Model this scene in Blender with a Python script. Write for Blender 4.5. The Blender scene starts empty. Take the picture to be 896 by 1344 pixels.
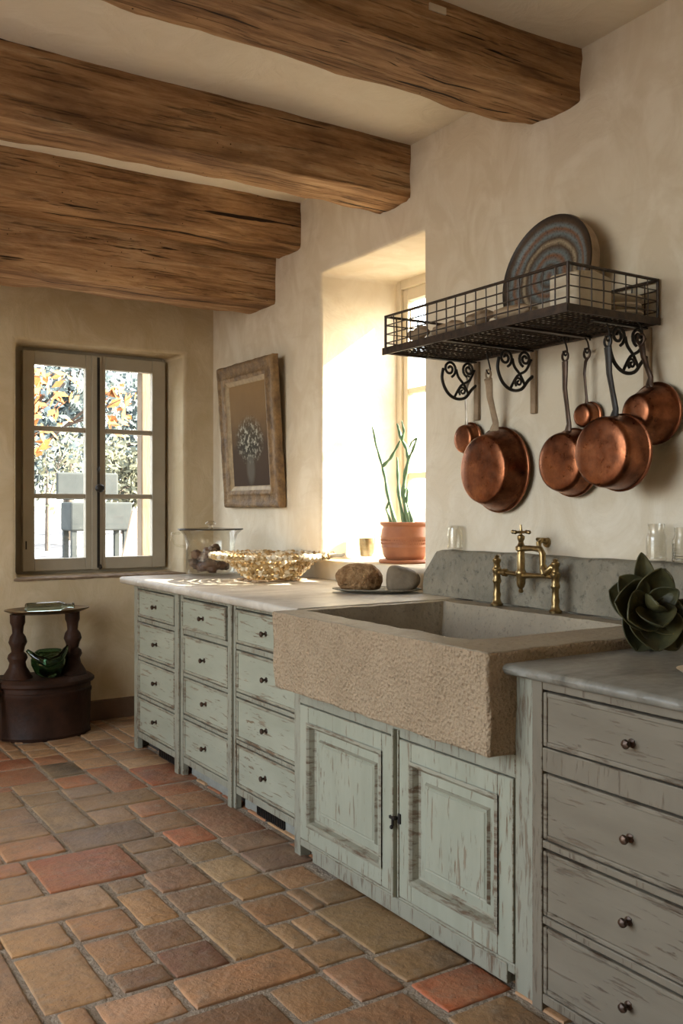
import bpy, math, random
from mathutils import Vector, Matrix, noise
random.seed(7)
C = bpy.context.scene.collection
PI = math.pi
V = Vector

# ------------------------------------------------------------------ camera geometry (metres)
TH = math.radians(32.5)
SN, CS = math.sin(TH), math.cos(TH)
CAMZ, FPX, HOR = 1.30, 1230.0, 667.0

def at(px, py, X=None, Y=None, Z=None):
    """a place in the room: where the line of sight meets a wall plane or a worktop height"""
    u = (px - 448) / FPX; v = (HOR - py) / FPX
    dx, dy = SN + u * CS, CS - u * SN
    if X is not None: t = X / dx
    elif Y is not None: t = Y / dy
    else: t = (Z - CAMZ) / v
    return V((t * dx, t * dy, CAMZ + t * v))

# ------------------------------------------------------------------ mesh builder
ORG = {}

class MB:
    def __init__(s):
        s.v = []; s.f = []; s.c = []; s.m = []
    def add(s, vs, fs, col=None, mi=0):
        o = len(s.v)
        s.v += [V(p) for p in vs]
        for f in fs:
            s.f.append([i + o for i in f]); s.c.append(col); s.m.append(mi)
        return s
    def box(s, x0, x1, y0, y1, z0, z1, mi=0, M=None):
        vs = [V((x, y, z)) for z in (z0, z1) for y in (y0, y1) for x in (x0, x1)]
        if M: vs = [M @ p for p in vs]
        fs = [(0, 2, 3, 1), (4, 5, 7, 6), (0, 1, 5, 4), (2, 6, 7, 3), (0, 4, 6, 2), (1, 3, 7, 5)]
        return s.add(vs, fs, None, mi)
    def tube(s, pts, r, n=8, closed=False, flat=None, cap=True, mi=0):
        """r: number or list; flat: (axis, factor) squashes the section along an axis"""
        pts = [V(p) for p in pts]; N = len(pts)
        rs = r if isinstance(r, (list, tuple)) else [r] * N
        tan = []
        for i in range(N):
            if closed: t = pts[(i + 1) % N] - pts[i - 1]
            else: t = pts[min(i + 1, N - 1)] - pts[max(i - 1, 0)]
            tan.append(t.normalized() if t.length > 1e-9 else V((0, 0, 1)))
        up = V((0, 0, 1)) if abs(tan[0].z) < .9 else V((1, 0, 0))
        a = tan[0].cross(up).normalized()
        vs = []
        for i in range(N):
            a = (a - tan[i] * a.dot(tan[i]))
            a = a.normalized() if a.length > 1e-6 else tan[i].orthogonal().normalized()
            b = tan[i].cross(a)
            for k in range(n):
                t = 2 * PI * k / n
                d = (a * math.cos(t) + b * math.sin(t)) * rs[i]
                if flat:
                    ax = V(flat[0]); d = d - ax * d.dot(ax) * (1 - flat[1])
                vs.append(pts[i] + d)
        fs = []
        for i in range(N if closed else N - 1):
            j = (i + 1) % N
            for k in range(n):
                k2 = (k + 1) % n
                fs.append((i * n + k, i * n + k2, j * n + k2, j * n + k))
        if not closed and cap:
            fs.append(tuple(range(n - 1, -1, -1))); fs.append(tuple((N - 1) * n + k for k in range(n)))
        return s.add(vs, fs, None, mi)
    def lathe(s, prof, n=32, M=None, mi=0, wob=0.0, sx=1.0, sy=1.0):
        vs = []; rings = []
        for (r, z) in prof:
            if r < 1e-6:
                rings.append([len(vs)]); vs.append(V((0, 0, z)))
            else:
                ids = []
                for k in range(n):
                    t = 2 * PI * k / n
                    rr = r * (1 + wob * noise.noise(V((math.cos(t) * 2, math.sin(t) * 2, z * 6))))
                    ids.append(len(vs)); vs.append(V((rr * math.cos(t) * sx, rr * math.sin(t) * sy, z)))
                rings.append(ids)
        fs = []
        for a, b in zip(rings, rings[1:]):
            if len(a) == 1 and len(b) == 1: continue
            for k in range(n):
                k2 = (k + 1) % n
                if len(a) == 1: fs.append((a[0], b[k2], b[k]))
                elif len(b) == 1: fs.append((a[k], a[k2], b[0]))
                else: fs.append((a[k], a[k2], b[k2], b[k]))
        if M: vs = [M @ p for p in vs]
        return s.add(vs, fs, None, mi)
    def blob(s, c, r, seed=0, rough=.3, n=8, m=6, stretch=(1, 1, 1), R=None, mi=0):
        vs = [V((0, 0, -1))]
        for i in range(1, m):
            ph = -PI / 2 + PI * i / m
            for k in range(n):
                t = 2 * PI * k / n
                vs.append(V((math.cos(ph) * math.cos(t), math.cos(ph) * math.sin(t), math.sin(ph))))
        vs.append(V((0, 0, 1)))
        out = []
        for p in vs:
            q = p * (1 + rough * noise.noise(p * 1.7 + V((seed * 3.1, seed * 1.7, seed))))
            q = V((q.x * stretch[0], q.y * stretch[1], q.z * stretch[2])) * r
            if R: q = R @ q
            out.append(V(c) + q)
        fs = []
        for k in range(n):
            fs.append((0, 1 + (k + 1) % n, 1 + k))
            L = 1 + (m - 2) * n
            fs.append((L + k, L + (k + 1) % n, len(vs) - 1))
        for i in range(m - 2):
            for k in range(n):
                a = 1 + i * n + k; b = 1 + i * n + (k + 1) % n
                fs.append((a, b, b + n, a + n))
        return s.add(out, fs, None, mi)
    def sweep(s, rings, mi=0):
        """rings: closed loops of equal length, joined in order and capped"""
        n = len(rings[0]); vs = [p for r in rings for p in r]; fs = []
        for i in range(len(rings) - 1):
            for k in range(n):
                k2 = (k + 1) % n
                fs.append((i * n + k, i * n + k2, (i + 1) * n + k2, (i + 1) * n + k))
        fs.append(tuple(range(n - 1, -1, -1))); fs.append(tuple((len(rings) - 1) * n + k for k in range(n)))
        return s.add(vs, fs, None, mi)
    def grid(s, fn, nu, nv, mi=0):
        vs = [fn(i / nu, j / nv) for j in range(nv + 1) for i in range(nu + 1)]
        fs = [(j * (nu + 1) + i, j * (nu + 1) + i + 1, (j + 1) * (nu + 1) + i + 1, (j + 1) * (nu + 1) + i)
              for j in range(nv) for i in range(nu)]
        return s.add(vs, fs, None, mi)
    def build(s, name, mat, parent=None, smooth=None, bevel=None, seg=2, wear=False, solid=None, weld=False, sub=0):
        org = ORG.get(parent, V((0, 0, 0)))
        me = bpy.data.meshes.new(name)
        me.from_pydata([tuple(p - org) for p in s.v], [], s.f)
        mats = mat if isinstance(mat, (list, tuple)) else [mat]
        for m in mats: me.materials.append(m)
        for p, mi in zip(me.polygons, s.m): p.material_index = mi
        if any(c is not None for c in s.c):
            at_ = me.color_attributes.new('tint', 'FLOAT_COLOR', 'CORNER')
            for p, c in zip(me.polygons, s.c):
                c = c or (.3, .3, .3)
                for li in p.loop_indices: at_.data[li].color = (c[0], c[1], c[2], 1)
        import bmesh
        bm = bmesh.new(); bm.from_mesh(me)
        if weld: bmesh.ops.remove_doubles(bm, verts=bm.verts, dist=1e-5)
        bmesh.ops.recalc_face_normals(bm, faces=bm.faces)
        bm.to_mesh(me); bm.free()
        if smooth is not None:
            for p in me.polygons: p.use_smooth = True
            me.set_sharp_from_angle(angle=math.radians(smooth))
        me.update()
        o = bpy.data.objects.new(name, me); C.objects.link(o)
        if parent is not None: o.parent = parent; ORG[o] = org
        else: ORG[o] = V((0, 0, 0))
        if solid:
            md = o.modifiers.new('thick', 'SOLIDIFY'); md.thickness = solid; md.offset = 0
        if bevel:
            md = o.modifiers.new('edge', 'BEVEL'); md.width = bevel; md.segments = seg
            md.limit_method = 'ANGLE'; md.angle_limit = math.radians(35)
            if wear: md.material = 1
        if sub:
            md = o.modifiers.new('soft', 'SUBSURF'); md.levels = sub; md.render_levels = sub
        return o

def curve_pts(pts, n=5):
    P = [V(p) for p in pts]; out = []
    for i in range(len(P) - 1):
        a, b, c, d = P[max(i - 1, 0)], P[i], P[i + 1], P[min(i + 2, len(P) - 1)]
        for k in range(n):
            t = k / n
            out.append(.5 * ((2 * b) + (c - a) * t + (2 * a - 5 * b + 4 * c - d) * t * t + (3 * b - a - 3 * c + d) * t ** 3))
    return out + [P[-1]]

def root(name, label, cat, loc, group=None):
    o = bpy.data.objects.new(name, None); C.objects.link(o)
    o.location = loc; ORG[o] = V(loc); o.empty_display_size = .1
    o['label'] = label; o['category'] = cat
    if group: o['group'] = group
    return o

def tag(o, label, cat, group=None):
    o['label'] = label; o['category'] = cat
    if group: o['group'] = group
    return o

def struct(o, label=None, cat=None):
    o['kind'] = 'structure'
    if label: o['label'] = label
    if cat: o['category'] = cat
    return o

# ------------------------------------------------------------------ materials
def lin(c):
    return tuple((x / 255 / 12.92) if x / 255 <= .04045 else ((x / 255 + .055) / 1.055) ** 2.4 for x in c)

class NT:
    def __init__(s, name):
        s.m = bpy.data.materials.new(name); s.m.use_nodes = True
        s.t = s.m.node_tree; s.n = s.t.nodes; s.l = s.t.links
        s.b = s.n['Principled BSDF']
        s.tc = s.n.new('ShaderNodeTexCoord')
    def mapping(s, scale=(1, 1, 1), rot=(0, 0, 0), loc=(0, 0, 0)):
        n = s.n.new('ShaderNodeMapping')
        n.inputs['Scale'].default_value = scale; n.inputs['Rotation'].default_value = rot; n.inputs['Location'].default_value = loc
        s.l.new(s.tc.outputs['Object'], n.inputs['Vector']); return n.outputs[0]
    def noise(s, scale, detail=4, rough=.55, vec=None, dist=0):
        n = s.n.new('ShaderNodeTexNoise'); n.inputs['Scale'].default_value = scale
        n.inputs['Detail'].default_value = detail; n.inputs['Roughness'].default_value = rough; n.inputs['Distortion'].default_value = dist
        s.l.new(vec if vec else s.tc.outputs['Object'], n.inputs['Vector']); return n.outputs['Fac']
    def voro(s, scale, vec=None, feature='F1'):
        n = s.n.new('ShaderNodeTexVoronoi'); n.feature = feature; n.inputs['Scale'].default_value = scale
        s.l.new(vec if vec else s.tc.outputs['Object'], n.inputs['Vector']); return n.outputs['Distance']
    def ramp(s, fac, stops):
        n = s.n.new('ShaderNodeValToRGB'); e = n.color_ramp.elements
        while len(e) < len(stops): e.new(.5)
        for el, (p, c) in zip(e, stops):
            el.position = p; c = c if isinstance(c, (tuple, list)) else (c, c, c); el.color = (c[0], c[1], c[2], 1)
        s.l.new(fac, n.inputs[0]); return n.outputs[0]
    def mix(s, fac, a, b, mode='MIX'):
        n = s.n.new('ShaderNodeMix'); n.data_type = 'RGBA'; n.blend_type = mode
        for sock, val in ((n.inputs[0], fac), (n.inputs[6], a), (n.inputs[7], b)):
            if isinstance(val, (int, float)): sock.default_value = val
            elif isinstance(val, tuple): sock.default_value = (val[0], val[1], val[2], 1)
            else: s.l.new(val, sock)
        return n.outputs[2]
    def math(s, op, a, b=0):
        n = s.n.new('ShaderNodeMath'); n.operation = op
        for sock, val in ((n.inputs[0], a), (n.inputs[1], b)):
            if isinstance(val, (int, float)): sock.default_value = val
            else: s.l.new(val, sock)
        return n.outputs[0]
    def attr(s, name):
        n = s.n.new('ShaderNodeAttribute'); n.attribute_name = name; return n.outputs['Color']
    def bump(s, h, strength=.3, dist=.01):
        n = s.n.new('ShaderNodeBump'); n.inputs['Strength'].default_value = strength; n.inputs['Distance'].default_value = dist
        s.l.new(h, n.inputs['Height']); s.l.new(n.outputs[0], s.b.inputs['Normal'])
    def set(s, color=None, rough=None, metal=None, trans=None, ior=None, spec=None):
        for key, val in (('Base Color', color), ('Roughness', rough), ('Metallic', metal), ('Transmission Weight', trans), ('IOR', ior), ('Specular IOR Level', spec)):
            if val is None: continue
            i = s.b.inputs[key]
            if isinstance(val, (int, float)): i.default_value = val
            elif isinstance(val, tuple): i.default_value = (val[0], val[1], val[2], 1)
            else: s.l.new(val, i)
        return s.m

M = {}
def simple(name, c1, c2=None, scale=8, rough=.6, metal=0, bump=0, bscale=40, dist=.004, stretch=(1, 1, 1), spec=None):
    t = NT(name); vec = t.mapping(stretch)
    c2 = c2 or tuple(x * .75 for x in c1)
    f = t.noise(scale, 5, .6, vec)
    t.set(t.ramp(f, [(.3, c2), (.7, c1)]), rough, metal, spec=spec)
    if bump: t.bump(t.noise(bscale, 4, .6, vec), bump, dist)
    M[name] = t.m; return t.m

def plaster(name, c1, c2, c3):
    t = NT(name)
    big = t.noise(1.1, 3, .5, dist=.6)
    mid = t.noise(4.5, 5, .6, t.mapping((1, 1.2, .8), (.4, .3, .5)), dist=1.2)
    fine = t.noise(30, 4, .6)
    col = t.mix(t.ramp(big, [(.3, 0.0), (.7, 1.0)]), c1, c2)
    col = t.mix(t.math('MULTIPLY', t.ramp(mid, [(.42, 0.0), (.66, 1.0)]), .7), col, c3)
    st = t.noise(1.0, 5, .6, t.mapping((3, 3, 14), (.5, .6, .3)), dist=1.0)
    col = t.mix(t.math('MULTIPLY', t.ramp(st, [(.55, 0.0), (.7, 1.0)]), .35), col, c1)
    t.set(col, .85, spec=.25)
    h = t.math('ADD', t.math('MULTIPLY', mid, 1.0), t.math('MULTIPLY', fine, .12))
    h = t.math('ADD', h, t.math('MULTIPLY', t.noise(2.2, 2, .5), 1.2))
    t.bump(h, .55, .018)
    M[name] = t.m
plaster('wall_plaster', (.62, .53, .39), (.70, .62, .485), (.77, .705, .58))
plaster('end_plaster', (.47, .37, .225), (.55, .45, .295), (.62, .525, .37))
plaster('ceiling_plaster', (.75, .685, .565), (.79, .73, .61), (.82, .77, .66))

def beamwood():
    t = NT('beam_wood')
    g = t.noise(1.0, 8, .68, t.mapping((2.2, 30, 30)), dist=.6)
    g2 = t.noise(1.0, 5, .6, t.mapping((1.0, 7, 7), loc=(5, 2, 9)), dist=1.2)
    b = t.noise(1.0, 5, .65, t.mapping((1.8, 4.5, 4.5), loc=(3, 1, 7)))
    mixg = t.math('ADD', t.math('MULTIPLY', g, .6), t.math('MULTIPLY', g2, .4))
    col = t.ramp(mixg, [(.33, (.12, .06, .028)), (.45, (.32, .175, .08)), (.55, (.48, .29, .145)), (.68, (.66, .48, .29))])
    col = t.mix(t.math('MULTIPLY', t.ramp(b, [(.46, 0.0), (.64, 1.0)]), .62), col, (.13, .066, .03))
    col = t.mix(t.math('MULTIPLY', t.ramp(b, [(.30, 1.0), (.42, 0.0)]), .5), col, (.56, .39, .23))
    crack = t.noise(1.0, 3, .5, t.mapping((.8, 24, 24), loc=(1, 5, 2)), dist=.35)
    cm = t.ramp(crack, [(.322, 1.0), (.342, 0.0)])
    fine = t.ramp(t.noise(1.0, 4, .6, t.mapping((2.5, 75, 75), loc=(4, 4, 4)), dist=.2), [(.36, .45), (.41, 0.0)])
    wm = t.ramp(t.voro(30), [(.07, 1.0), (.10, 0.0)])
    spots = t.math('MULTIPLY', wm, t.ramp(t.noise(3, 2), [(.52, 0.0), (.57, 1.0)]))
    msk = t.math('MAXIMUM', t.math('MAXIMUM', cm, spots), fine)
    col = t.mix(msk, col, (.03, .014, .007))
    t.set(col, .75, spec=.25)
    h = t.math('SUBTRACT', t.math('ADD', mixg, t.math('MULTIPLY', b, .6)), t.math('MULTIPLY', msk, .7))
    t.bump(h, .9, .022); M['beam_wood'] = t.m
beamwood()

def painted(name, c1, c2, bare, lo=.60, hi=.66, axis='h'):
    t = NT(name)
    sc = (20, 10, 66) if axis == 'h' else (20, 66, 10)
    vec = t.mapping(sc)
    n = t.noise(1.0, 7, .68, vec, dist=.35)
    patch = t.noise(3.2, 4, .6)
    wear = t.ramp(t.math('ADD', t.math('MULTIPLY', n, .75), t.math('MULTIPLY', patch, .33)), [(lo, 0.0), (hi, 1.0)])
    tone = t.noise(2.5, 4, .6, t.mapping((2, 1, 4) if axis == 'h' else (2, 4, 1)))
    paint = t.mix(t.ramp(tone, [(.3, 0.0), (.7, 1.0)]), c1, c2)
    wood = t.ramp(t.noise(1.0, 5, .6, t.mapping((9, 5, 60) if axis == 'h' else (9, 60, 5))), [(.3, tuple(x * .55 for x in bare)), (.7, bare)])
    crack = t.ramp(t.noise(1.0, 4, .6, t.mapping((6, 6, 70) if axis == 'h' else (6, 70, 6), loc=(2, 3, 4)), dist=.2), [(.355, 1.0), (.395, 0.0)])
    wear = t.math('MAXIMUM', wear, t.math('MULTIPLY', crack, .7))
    col = t.mix(wear, paint, wood)
    t.set(col, .62, spec=.35)
    t.bump(t.math('SUBTRACT', t.math('MULTIPLY', n, .3), t.math('MULTIPLY', wear, .7)), .5, .004)
    M[name] = t.m
SAGE1, SAGE2, BARE = (.26, .268, .20), (.318, .322, .245), (.22, .15, .09)
painted('sage_paint', SAGE1, SAGE2, BARE, .635, .68)
painted('sage_paint_upright', SAGE1, SAGE2, BARE, .63, .68, 'v')
painted('sage_worn', (.245, .235, .172), (.29, .278, .205), (.17, .112, .066), .53, .64)
painted('frame_paint', (.225, .222, .168), (.275, .27, .205), (.175, .122, .075), .57, .68, 'v')
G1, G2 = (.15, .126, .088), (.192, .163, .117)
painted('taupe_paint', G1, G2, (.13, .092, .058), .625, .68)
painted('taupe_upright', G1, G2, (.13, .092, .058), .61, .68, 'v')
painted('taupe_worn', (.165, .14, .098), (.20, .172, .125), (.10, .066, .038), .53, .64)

def tiles():
    t = NT('terracotta_tiles')
    a = t.attr('tint')
    n = t.noise(7, 6, .65); n2 = t.noise(26, 4, .6)
    col = t.mix(t.math('MULTIPLY', t.ramp(n, [(.35, 0.0), (.75, 1.0)]), .6), a, (.37, .245, .135))
    col = t.mix(t.math('MULTIPLY', t.ramp(n2, [(.5, 0.0), (.75, 1.0)]), .4), col, (.10, .07, .045))
    pits = t.ramp(t.voro(70), [(.10, 1.0), (.2, 0.0)])
    pits = t.math('MULTIPLY', pits, t.ramp(t.noise(11, 2), [(.52, 0.0), (.62, 1.0)]))
    col = t.mix(t.math('MULTIPLY', pits, .6), col, (.07, .045, .03))
    dust = t.ramp(t.noise(13, 6, .75), [(.55, 0.0), (.72, 1.0)])
    st = t.ramp(t.noise(3.3, 4, .6), [(.54, 0.0), (.68, 1.0)])
    col = t.mix(t.math('MULTIPLY', st, .5), col, (.13, .095, .065))
    col = t.mix(t.math('MULTIPLY', dust, .35), col, (.50, .40, .28))
    t.set(col, t.ramp(n, [(.3, .42), (.7, .62)]), spec=.4)
    t.bump(t.math('SUBTRACT', t.math('ADD', n2, t.math('MULTIPLY', n, 1.2)), t.math('MULTIPLY', pits, .8)), .6, .012)
    M['terracotta_tiles'] = t.m
tiles()
simple('grout', (.40, .33, .245), (.24, .19, .135), 22, .95, 0, .9, 60, .012)

def stone(name, c1, c2, c3, bscale, bstr, bdist, rough=.8, speck=.5):
    t = NT(name)
    n = t.noise(4, 6, .65); f = t.noise(bscale, 4, .65); w = t.voro(bscale * .9)
    col = t.ramp(n, [(.3, c2), (.65, c1)])
    col = t.mix(t.math('MULTIPLY', t.ramp(f, [(.55, 0.0), (.68, 1.0)]), speck), col, c3)
    t.set(col, rough, spec=.3)
    t.bump(t.math('ADD', f, t.math('MULTIPLY', w, .6)), bstr, bdist); M[name] = t.m
stone('rough_sandstone', (.49, .37, .24), (.40, .295, .185), (.20, .135, .08), 100, 1.0, .016, .85, .6)
stone('worn_sandstone', (.34, .285, .20), (.25, .205, .145), (.13, .10, .068), 60, .5, .006, .6)
stone('grey_stone', (.27, .235, .17), (.15, .135, .098), (.07, .062, .046), 38, .8, .01, .65, .7)
def marble(name, c1, c2, c3, rough):
    t = NT(name)
    n = t.noise(1.0, 6, .62, t.mapping((2.2, 5.5, 4), (0, 0, .4)), dist=1.5); f = t.noise(35, 4, .6)
    col = t.ramp(n, [(.3, c3), (.5, c2), (.72, c1)])
    t.set(col, t.ramp(f, [(.3, rough), (.7, rough + .18)]), spec=.5)
    t.bump(t.math('ADD', f, n), .25, .004); M[name] = t.m
marble('pale_worktop', (.60, .55, .46), (.50, .45, .37), (.37, .32, .25), .38)
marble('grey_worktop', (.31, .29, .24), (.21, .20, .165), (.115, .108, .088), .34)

def copper():
    t = NT('aged_copper')
    n = t.noise(9, 6, .65); f = t.noise(45, 5, .7)
    col = t.ramp(n, [(.30, (.075, .028, .015)), (.5, (.22, .078, .036)), (.72, (.40, .16, .075))])
    col = t.mix(t.math('MULTIPLY', t.ramp(f, [(.5, 0.0), (.7, 1.0)]), .45), col, (.16, .07, .04))
    t.set(col, t.ramp(f, [(.3, .24), (.7, .42)]), 1.0)
    t.bump(t.math('ADD', f, t.math('MULTIPLY', t.voro(40), .7)), .10, .003); M['aged_copper'] = t.m
copper()
simple('tinned_lining', (.42, .40, .36), (.25, .23, .20), 12, .4, 1)
simple('black_iron', (.03, .025, .021), (.014, .012, .011), 30, .45, .4, .4, 90, .002)
simple('rusty_wire', (.075, .048, .032), (.024, .019, .016), 40, .42, .5, .4, 120, .002)
simple('brown_iron', (.095, .052, .03), (.03, .02, .014), 18, .4, .5, .3, 60, .002)
simple('steel_handle', (.42, .38, .32), (.2, .17, .14), 20, .35, .9)
simple('old_brass', (.44, .315, .14), (.15, .105, .05), 26, .33, .95, .4, 70, .002)
simple('terracotta_pot', (.40, .155, .07), (.29, .105, .045), 9, .6, 0, .3, 60, .003)
simple('window_paint', (.37, .325, .245), (.31, .27, .20), 5, .55)
simple('cream_window_paint', (.66, .57, .42), (.58, .50, .36), 5, .55)
simple('gilt_wood', (.30, .185, .08), (.10, .06, .03), 18, .6, .15, 1.0, 40, .012, (1, 1, 1))
simple('pale_gilt', (.40, .29, .155), (.22, .15, .075), 22, .5, .2, .4, 60, .003)
simple('dark_oak', (.045, .019, .010), (.016, .008, .005), 9, .55, 0, .6, 30, .006, spec=.18)
simple('dark_brass', (.22, .14, .06), (.07, .045, .022), 16, .35, .85)
simple('woven_gold', (.50, .345, .15), (.27, .165, .06), 18, .34, .15, .5, 80, .003)
simple('pale_bead', (.74, .66, .50), (.55, .45, .30), 18, .3, .0, .4, 80, .003)
simple('bread_crust', (.42, .26, .125), (.16, .075, .03), 34, .85, 0, 1.0, 40, .03, spec=.15)
simple('grey_crust', (.23, .175, .11), (.13, .098, .062), 14, .85, 0, .8, 40, .006)
simple('cream_china', (.70, .62, .48), (.62, .53, .40), 6, .32)
simple('linen', (.66, .58, .45), (.56, .47, .34), 12, .85, 0, .6, 70, .004)
simple('driftwood', (.40, .29, .18), (.21, .14, .08), 14, .7, 0, .6, 50, .004)
simple('pine_cone', (.20, .10, .055), (.06, .03, .016), 20, .6, 0, .6, 50, .006)
simple('cactus_green', (.13, .235, .12), (.07, .14, .07), 24, .5, 0, .5, 60, .003)
simple('succulent_leaf', (.10, .088, .034), (.032, .034, .018), 14, .42, 0, .3, 24, .004, spec=.3)
simple('leaf_rim', (.13, .075, .045), (.07, .04, .03), 14, .45)
simple('potting_soil', (.06, .04, .025), None, 40, .95, 0, .8, 80, .006)
simple('bark', (.10, .08, .065), (.05, .04, .032), 8, .9, 0, .8, 24, .02, (1, 1, .3))
simple('weathered_timber', (.17, .125, .085), (.11, .08, .052), 6, .85, 0, .5, 24, .006, (4, 4, .5))
simple('brown_timber', (.10, .05, .028), (.06, .03, .017), 6, .85, 0, .5, 24, .006, (.5, 4, 4))
simple('grey_paint_outdoor', (.05, .055, .055), (.035, .04, .04), 6, .9, spec=.1)
simple('leaf_litter', (.22, .205, .195), (.03, .028, .03), 5.5, .95, 0, .6, 12, .03)
simple('blue_green_leaves', (.13, .16, .165), (.05, .07, .072), 2.5, .8, spec=.1)
simple('olive_leaves', (.12, .12, .085), (.055, .06, .04), 2.5, .8, spec=.1)
simple('orange_leaves', (.36, .15, .05), (.22, .085, .03), 5, .7, spec=.1)
simple('cabinet_dark', (.035, .028, .022), None, 9, .9)
simple('toe_board', (.26, .27, .235), (.17, .17, .145), 12, .8, 0, .3, 40, .004)
simple('sill_brown', (.30, .21, .13), (.15, .095, .055), 16, .8, 0, .4, 40, .005)
simple('skirting', (.16, .095, .055), (.10, .06, .035), 8, .7, 0, .4, 30, .005)
simple('gold_fleck', (.66, .50, .22), (.45, .32, .13), 60, .45, .3, .5, 120, .003)

def glass(name, tint, rough=.03, ior=1.45):
    t = NT(name); t.set(tint, rough, 0, 1.0, ior); M[name] = t.m
glass('green_glass', (.17, .32, .18), .05); glass('dark_glass', (.45, .55, .48), .04)
glass('frosted_glass', (.92, .90, .84), .22)

def thin_glass(name, tint, base, edge, power, rough):
    t = NT(name); n = t.n
    n.remove(t.b); out = n['Material Output']
    tr = n.new('ShaderNodeBsdfTransparent'); tr.inputs[0].default_value = (*tint, 1)
    gl = n.new('ShaderNodeBsdfGlossy'); gl.inputs['Roughness'].default_value = rough
    lw = n.new('ShaderNodeLayerWeight'); lw.inputs[0].default_value = .5
    f = t.math('ADD', t.math('MULTIPLY', t.math('POWER', lw.outputs['Facing'], power), edge), base)
    mx = n.new('ShaderNodeMixShader')
    t.l.new(f, mx.inputs[0]); t.l.new(tr.outputs[0], mx.inputs[1]); t.l.new(gl.outputs[0], mx.inputs[2])
    t.l.new(mx.outputs[0], out.inputs[0]); M[name] = t.m
thin_glass('window_glass', (.97, .985, .975), .02, .6, 5, .02)
thin_glass('clear_glass', (.965, .96, .94), .05, .7, 3, .04)

def plate_glaze():
    t = NT('plate_glaze')
    g = t.n.new('ShaderNodeVectorMath'); g.operation = 'LENGTH'
    mp = t.mapping((1, 1, 0)); t.l.new(mp, g.inputs[0]); r = g.outputs['Value']
    wob = t.math('ADD', r, t.math('MULTIPLY', t.math('SUBTRACT', t.noise(14, 4), .5), .018))
    brown, blue, rust, cream, dk = (.085, .055, .034), (.15, .19, .20), (.19, .09, .045), (.34, .28, .19), (.03, .022, .017)
    f = t.math('DIVIDE', wob, .23)
    col = t.ramp(f, [(.0, rust), (.10, blue), (.18, brown), (.24, blue), (.34, rust), (.40, blue), (.50, brown), (.56, cream), (.61, brown), (.68, blue), (.75, rust), (.80, blue), (.87, brown), (.95, dk)])
    col = t.mix(t.math('MULTIPLY', t.ramp(t.noise(120, 3), [(.5, 0.0), (.65, 1.0)]), .5), col, dk)
    t.set(col, .38, spec=.22); t.bump(t.math('SINE', t.math('MULTIPLY', r, 170)), .25, .002); M['plate_glaze'] = t.m
plate_glaze()

def canvas():
    t = NT('flower_canvas')   # object coordinates centred on the picture: y across, z up
    sep = t.n.new('ShaderNodeSeparateXYZ'); t.l.new(t.tc.outputs['Object'], sep.inputs[0])
    z = sep.outputs['Z']; y = sep.outputs['Y']
    zz = t.math('ADD', z, t.math('MULTIPLY', t.math('SUBTRACT', t.noise(9, 4), .5), .14))
    bg = t.ramp(t.math('ADD', zz, .5), [(.1, (.05, .032, .022)), (.42, (.075, .05, .032)), (.62, (.20, .125, .06)), (.9, (.30, .19, .09))])
    # bouquet: pale flecks gathered around the middle
    d = t.math('ADD', t.math('POWER', t.math('MULTIPLY', y, 5.2), 2), t.math('POWER', t.math('MULTIPLY', t.math('ADD', z, .03), 6.5), 2))
    core = t.ramp(d, [(.15, 1.0), (1.0, 0.0)])
    fl = t.ramp(t.noise(34, 5, .7), [(.50, 0.0), (.62, 1.0)])
    col = t.mix(t.math('MULTIPLY', core, .65), bg, (.035, .04, .032))
    col = t.mix(t.math('MULTIPLY', core, fl), col, (.50, .48, .38))
    d2 = t.math('ADD', t.math('POWER', t.math('MULTIPLY', y, 16), 2), t.math('POWER', t.math('MULTIPLY', t.math('ADD', z, .20), 9), 2))
    col = t.mix(t.math('MULTIPLY', t.ramp(d2, [(.3, 1.0), (1.0, 0.0)]), .55), col, (.16, .15, .12))
    t.set(col, .75, spec=.08); t.bump(t.noise(60, 4), .25, .003); M['flower_canvas'] = t.m
canvas()

# ------------------------------------------------------------------ the room shell
WX, WY, CZ = 2.60, 5.65, 2.985        # long wall, end wall, ceiling
LX, RY = -1.95, -1.30                 # unseen wall with a garden opening, wall behind

def holed(name, mp, u0, u1, v0, v1, depth, hin, hout, mat, label, cat):
    """a wall with one splayed opening; mp(u, v, d) -> point, d = 0 at the room face"""
    mb = MB()
    for d, h in ((0, hin), (depth, hout)):
        us = [u0, h[0], h[1], u1]; vs = [v0, h[2], h[3], v1]
        for i in range(3):
            for j in range(3):
                if i == 1 and j == 1: continue
                mb.add([mp(us[i], vs[j], d), mp(us[i + 1], vs[j], d), mp(us[i + 1], vs[j + 1], d), mp(us[i], vs[j + 1], d)], [(0, 1, 2, 3)])
    a, b = hin, hout
    ci = [(a[0], a[2]), (a[1], a[2]), (a[1], a[3]), (a[0], a[3])]; co = [(b[0], b[2]), (b[1], b[2]), (b[1], b[3]), (b[0], b[3])]
    for k in range(4):
        k2 = (k + 1) % 4
        mb.add([mp(*ci[k], 0), mp(*ci[k2], 0), mp(*co[k2], depth), mp(*co[k], depth)], [(0, 1, 2, 3)])
    for (p, q) in (((u0, v0), (u1, v0)), ((u1, v0), (u1, v1)), ((u1, v1), (u0, v1)), ((u0, v1), (u0, v0))):
        mb.add([mp(*p, 0), mp(*q, 0), mp(*q, depth), mp(*p, depth)], [(0, 1, 2, 3)])
    o = mb.build(name, mat, weld=True, bevel=.018, seg=3, smooth=40)
    return struct(o, label, cat)

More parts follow.
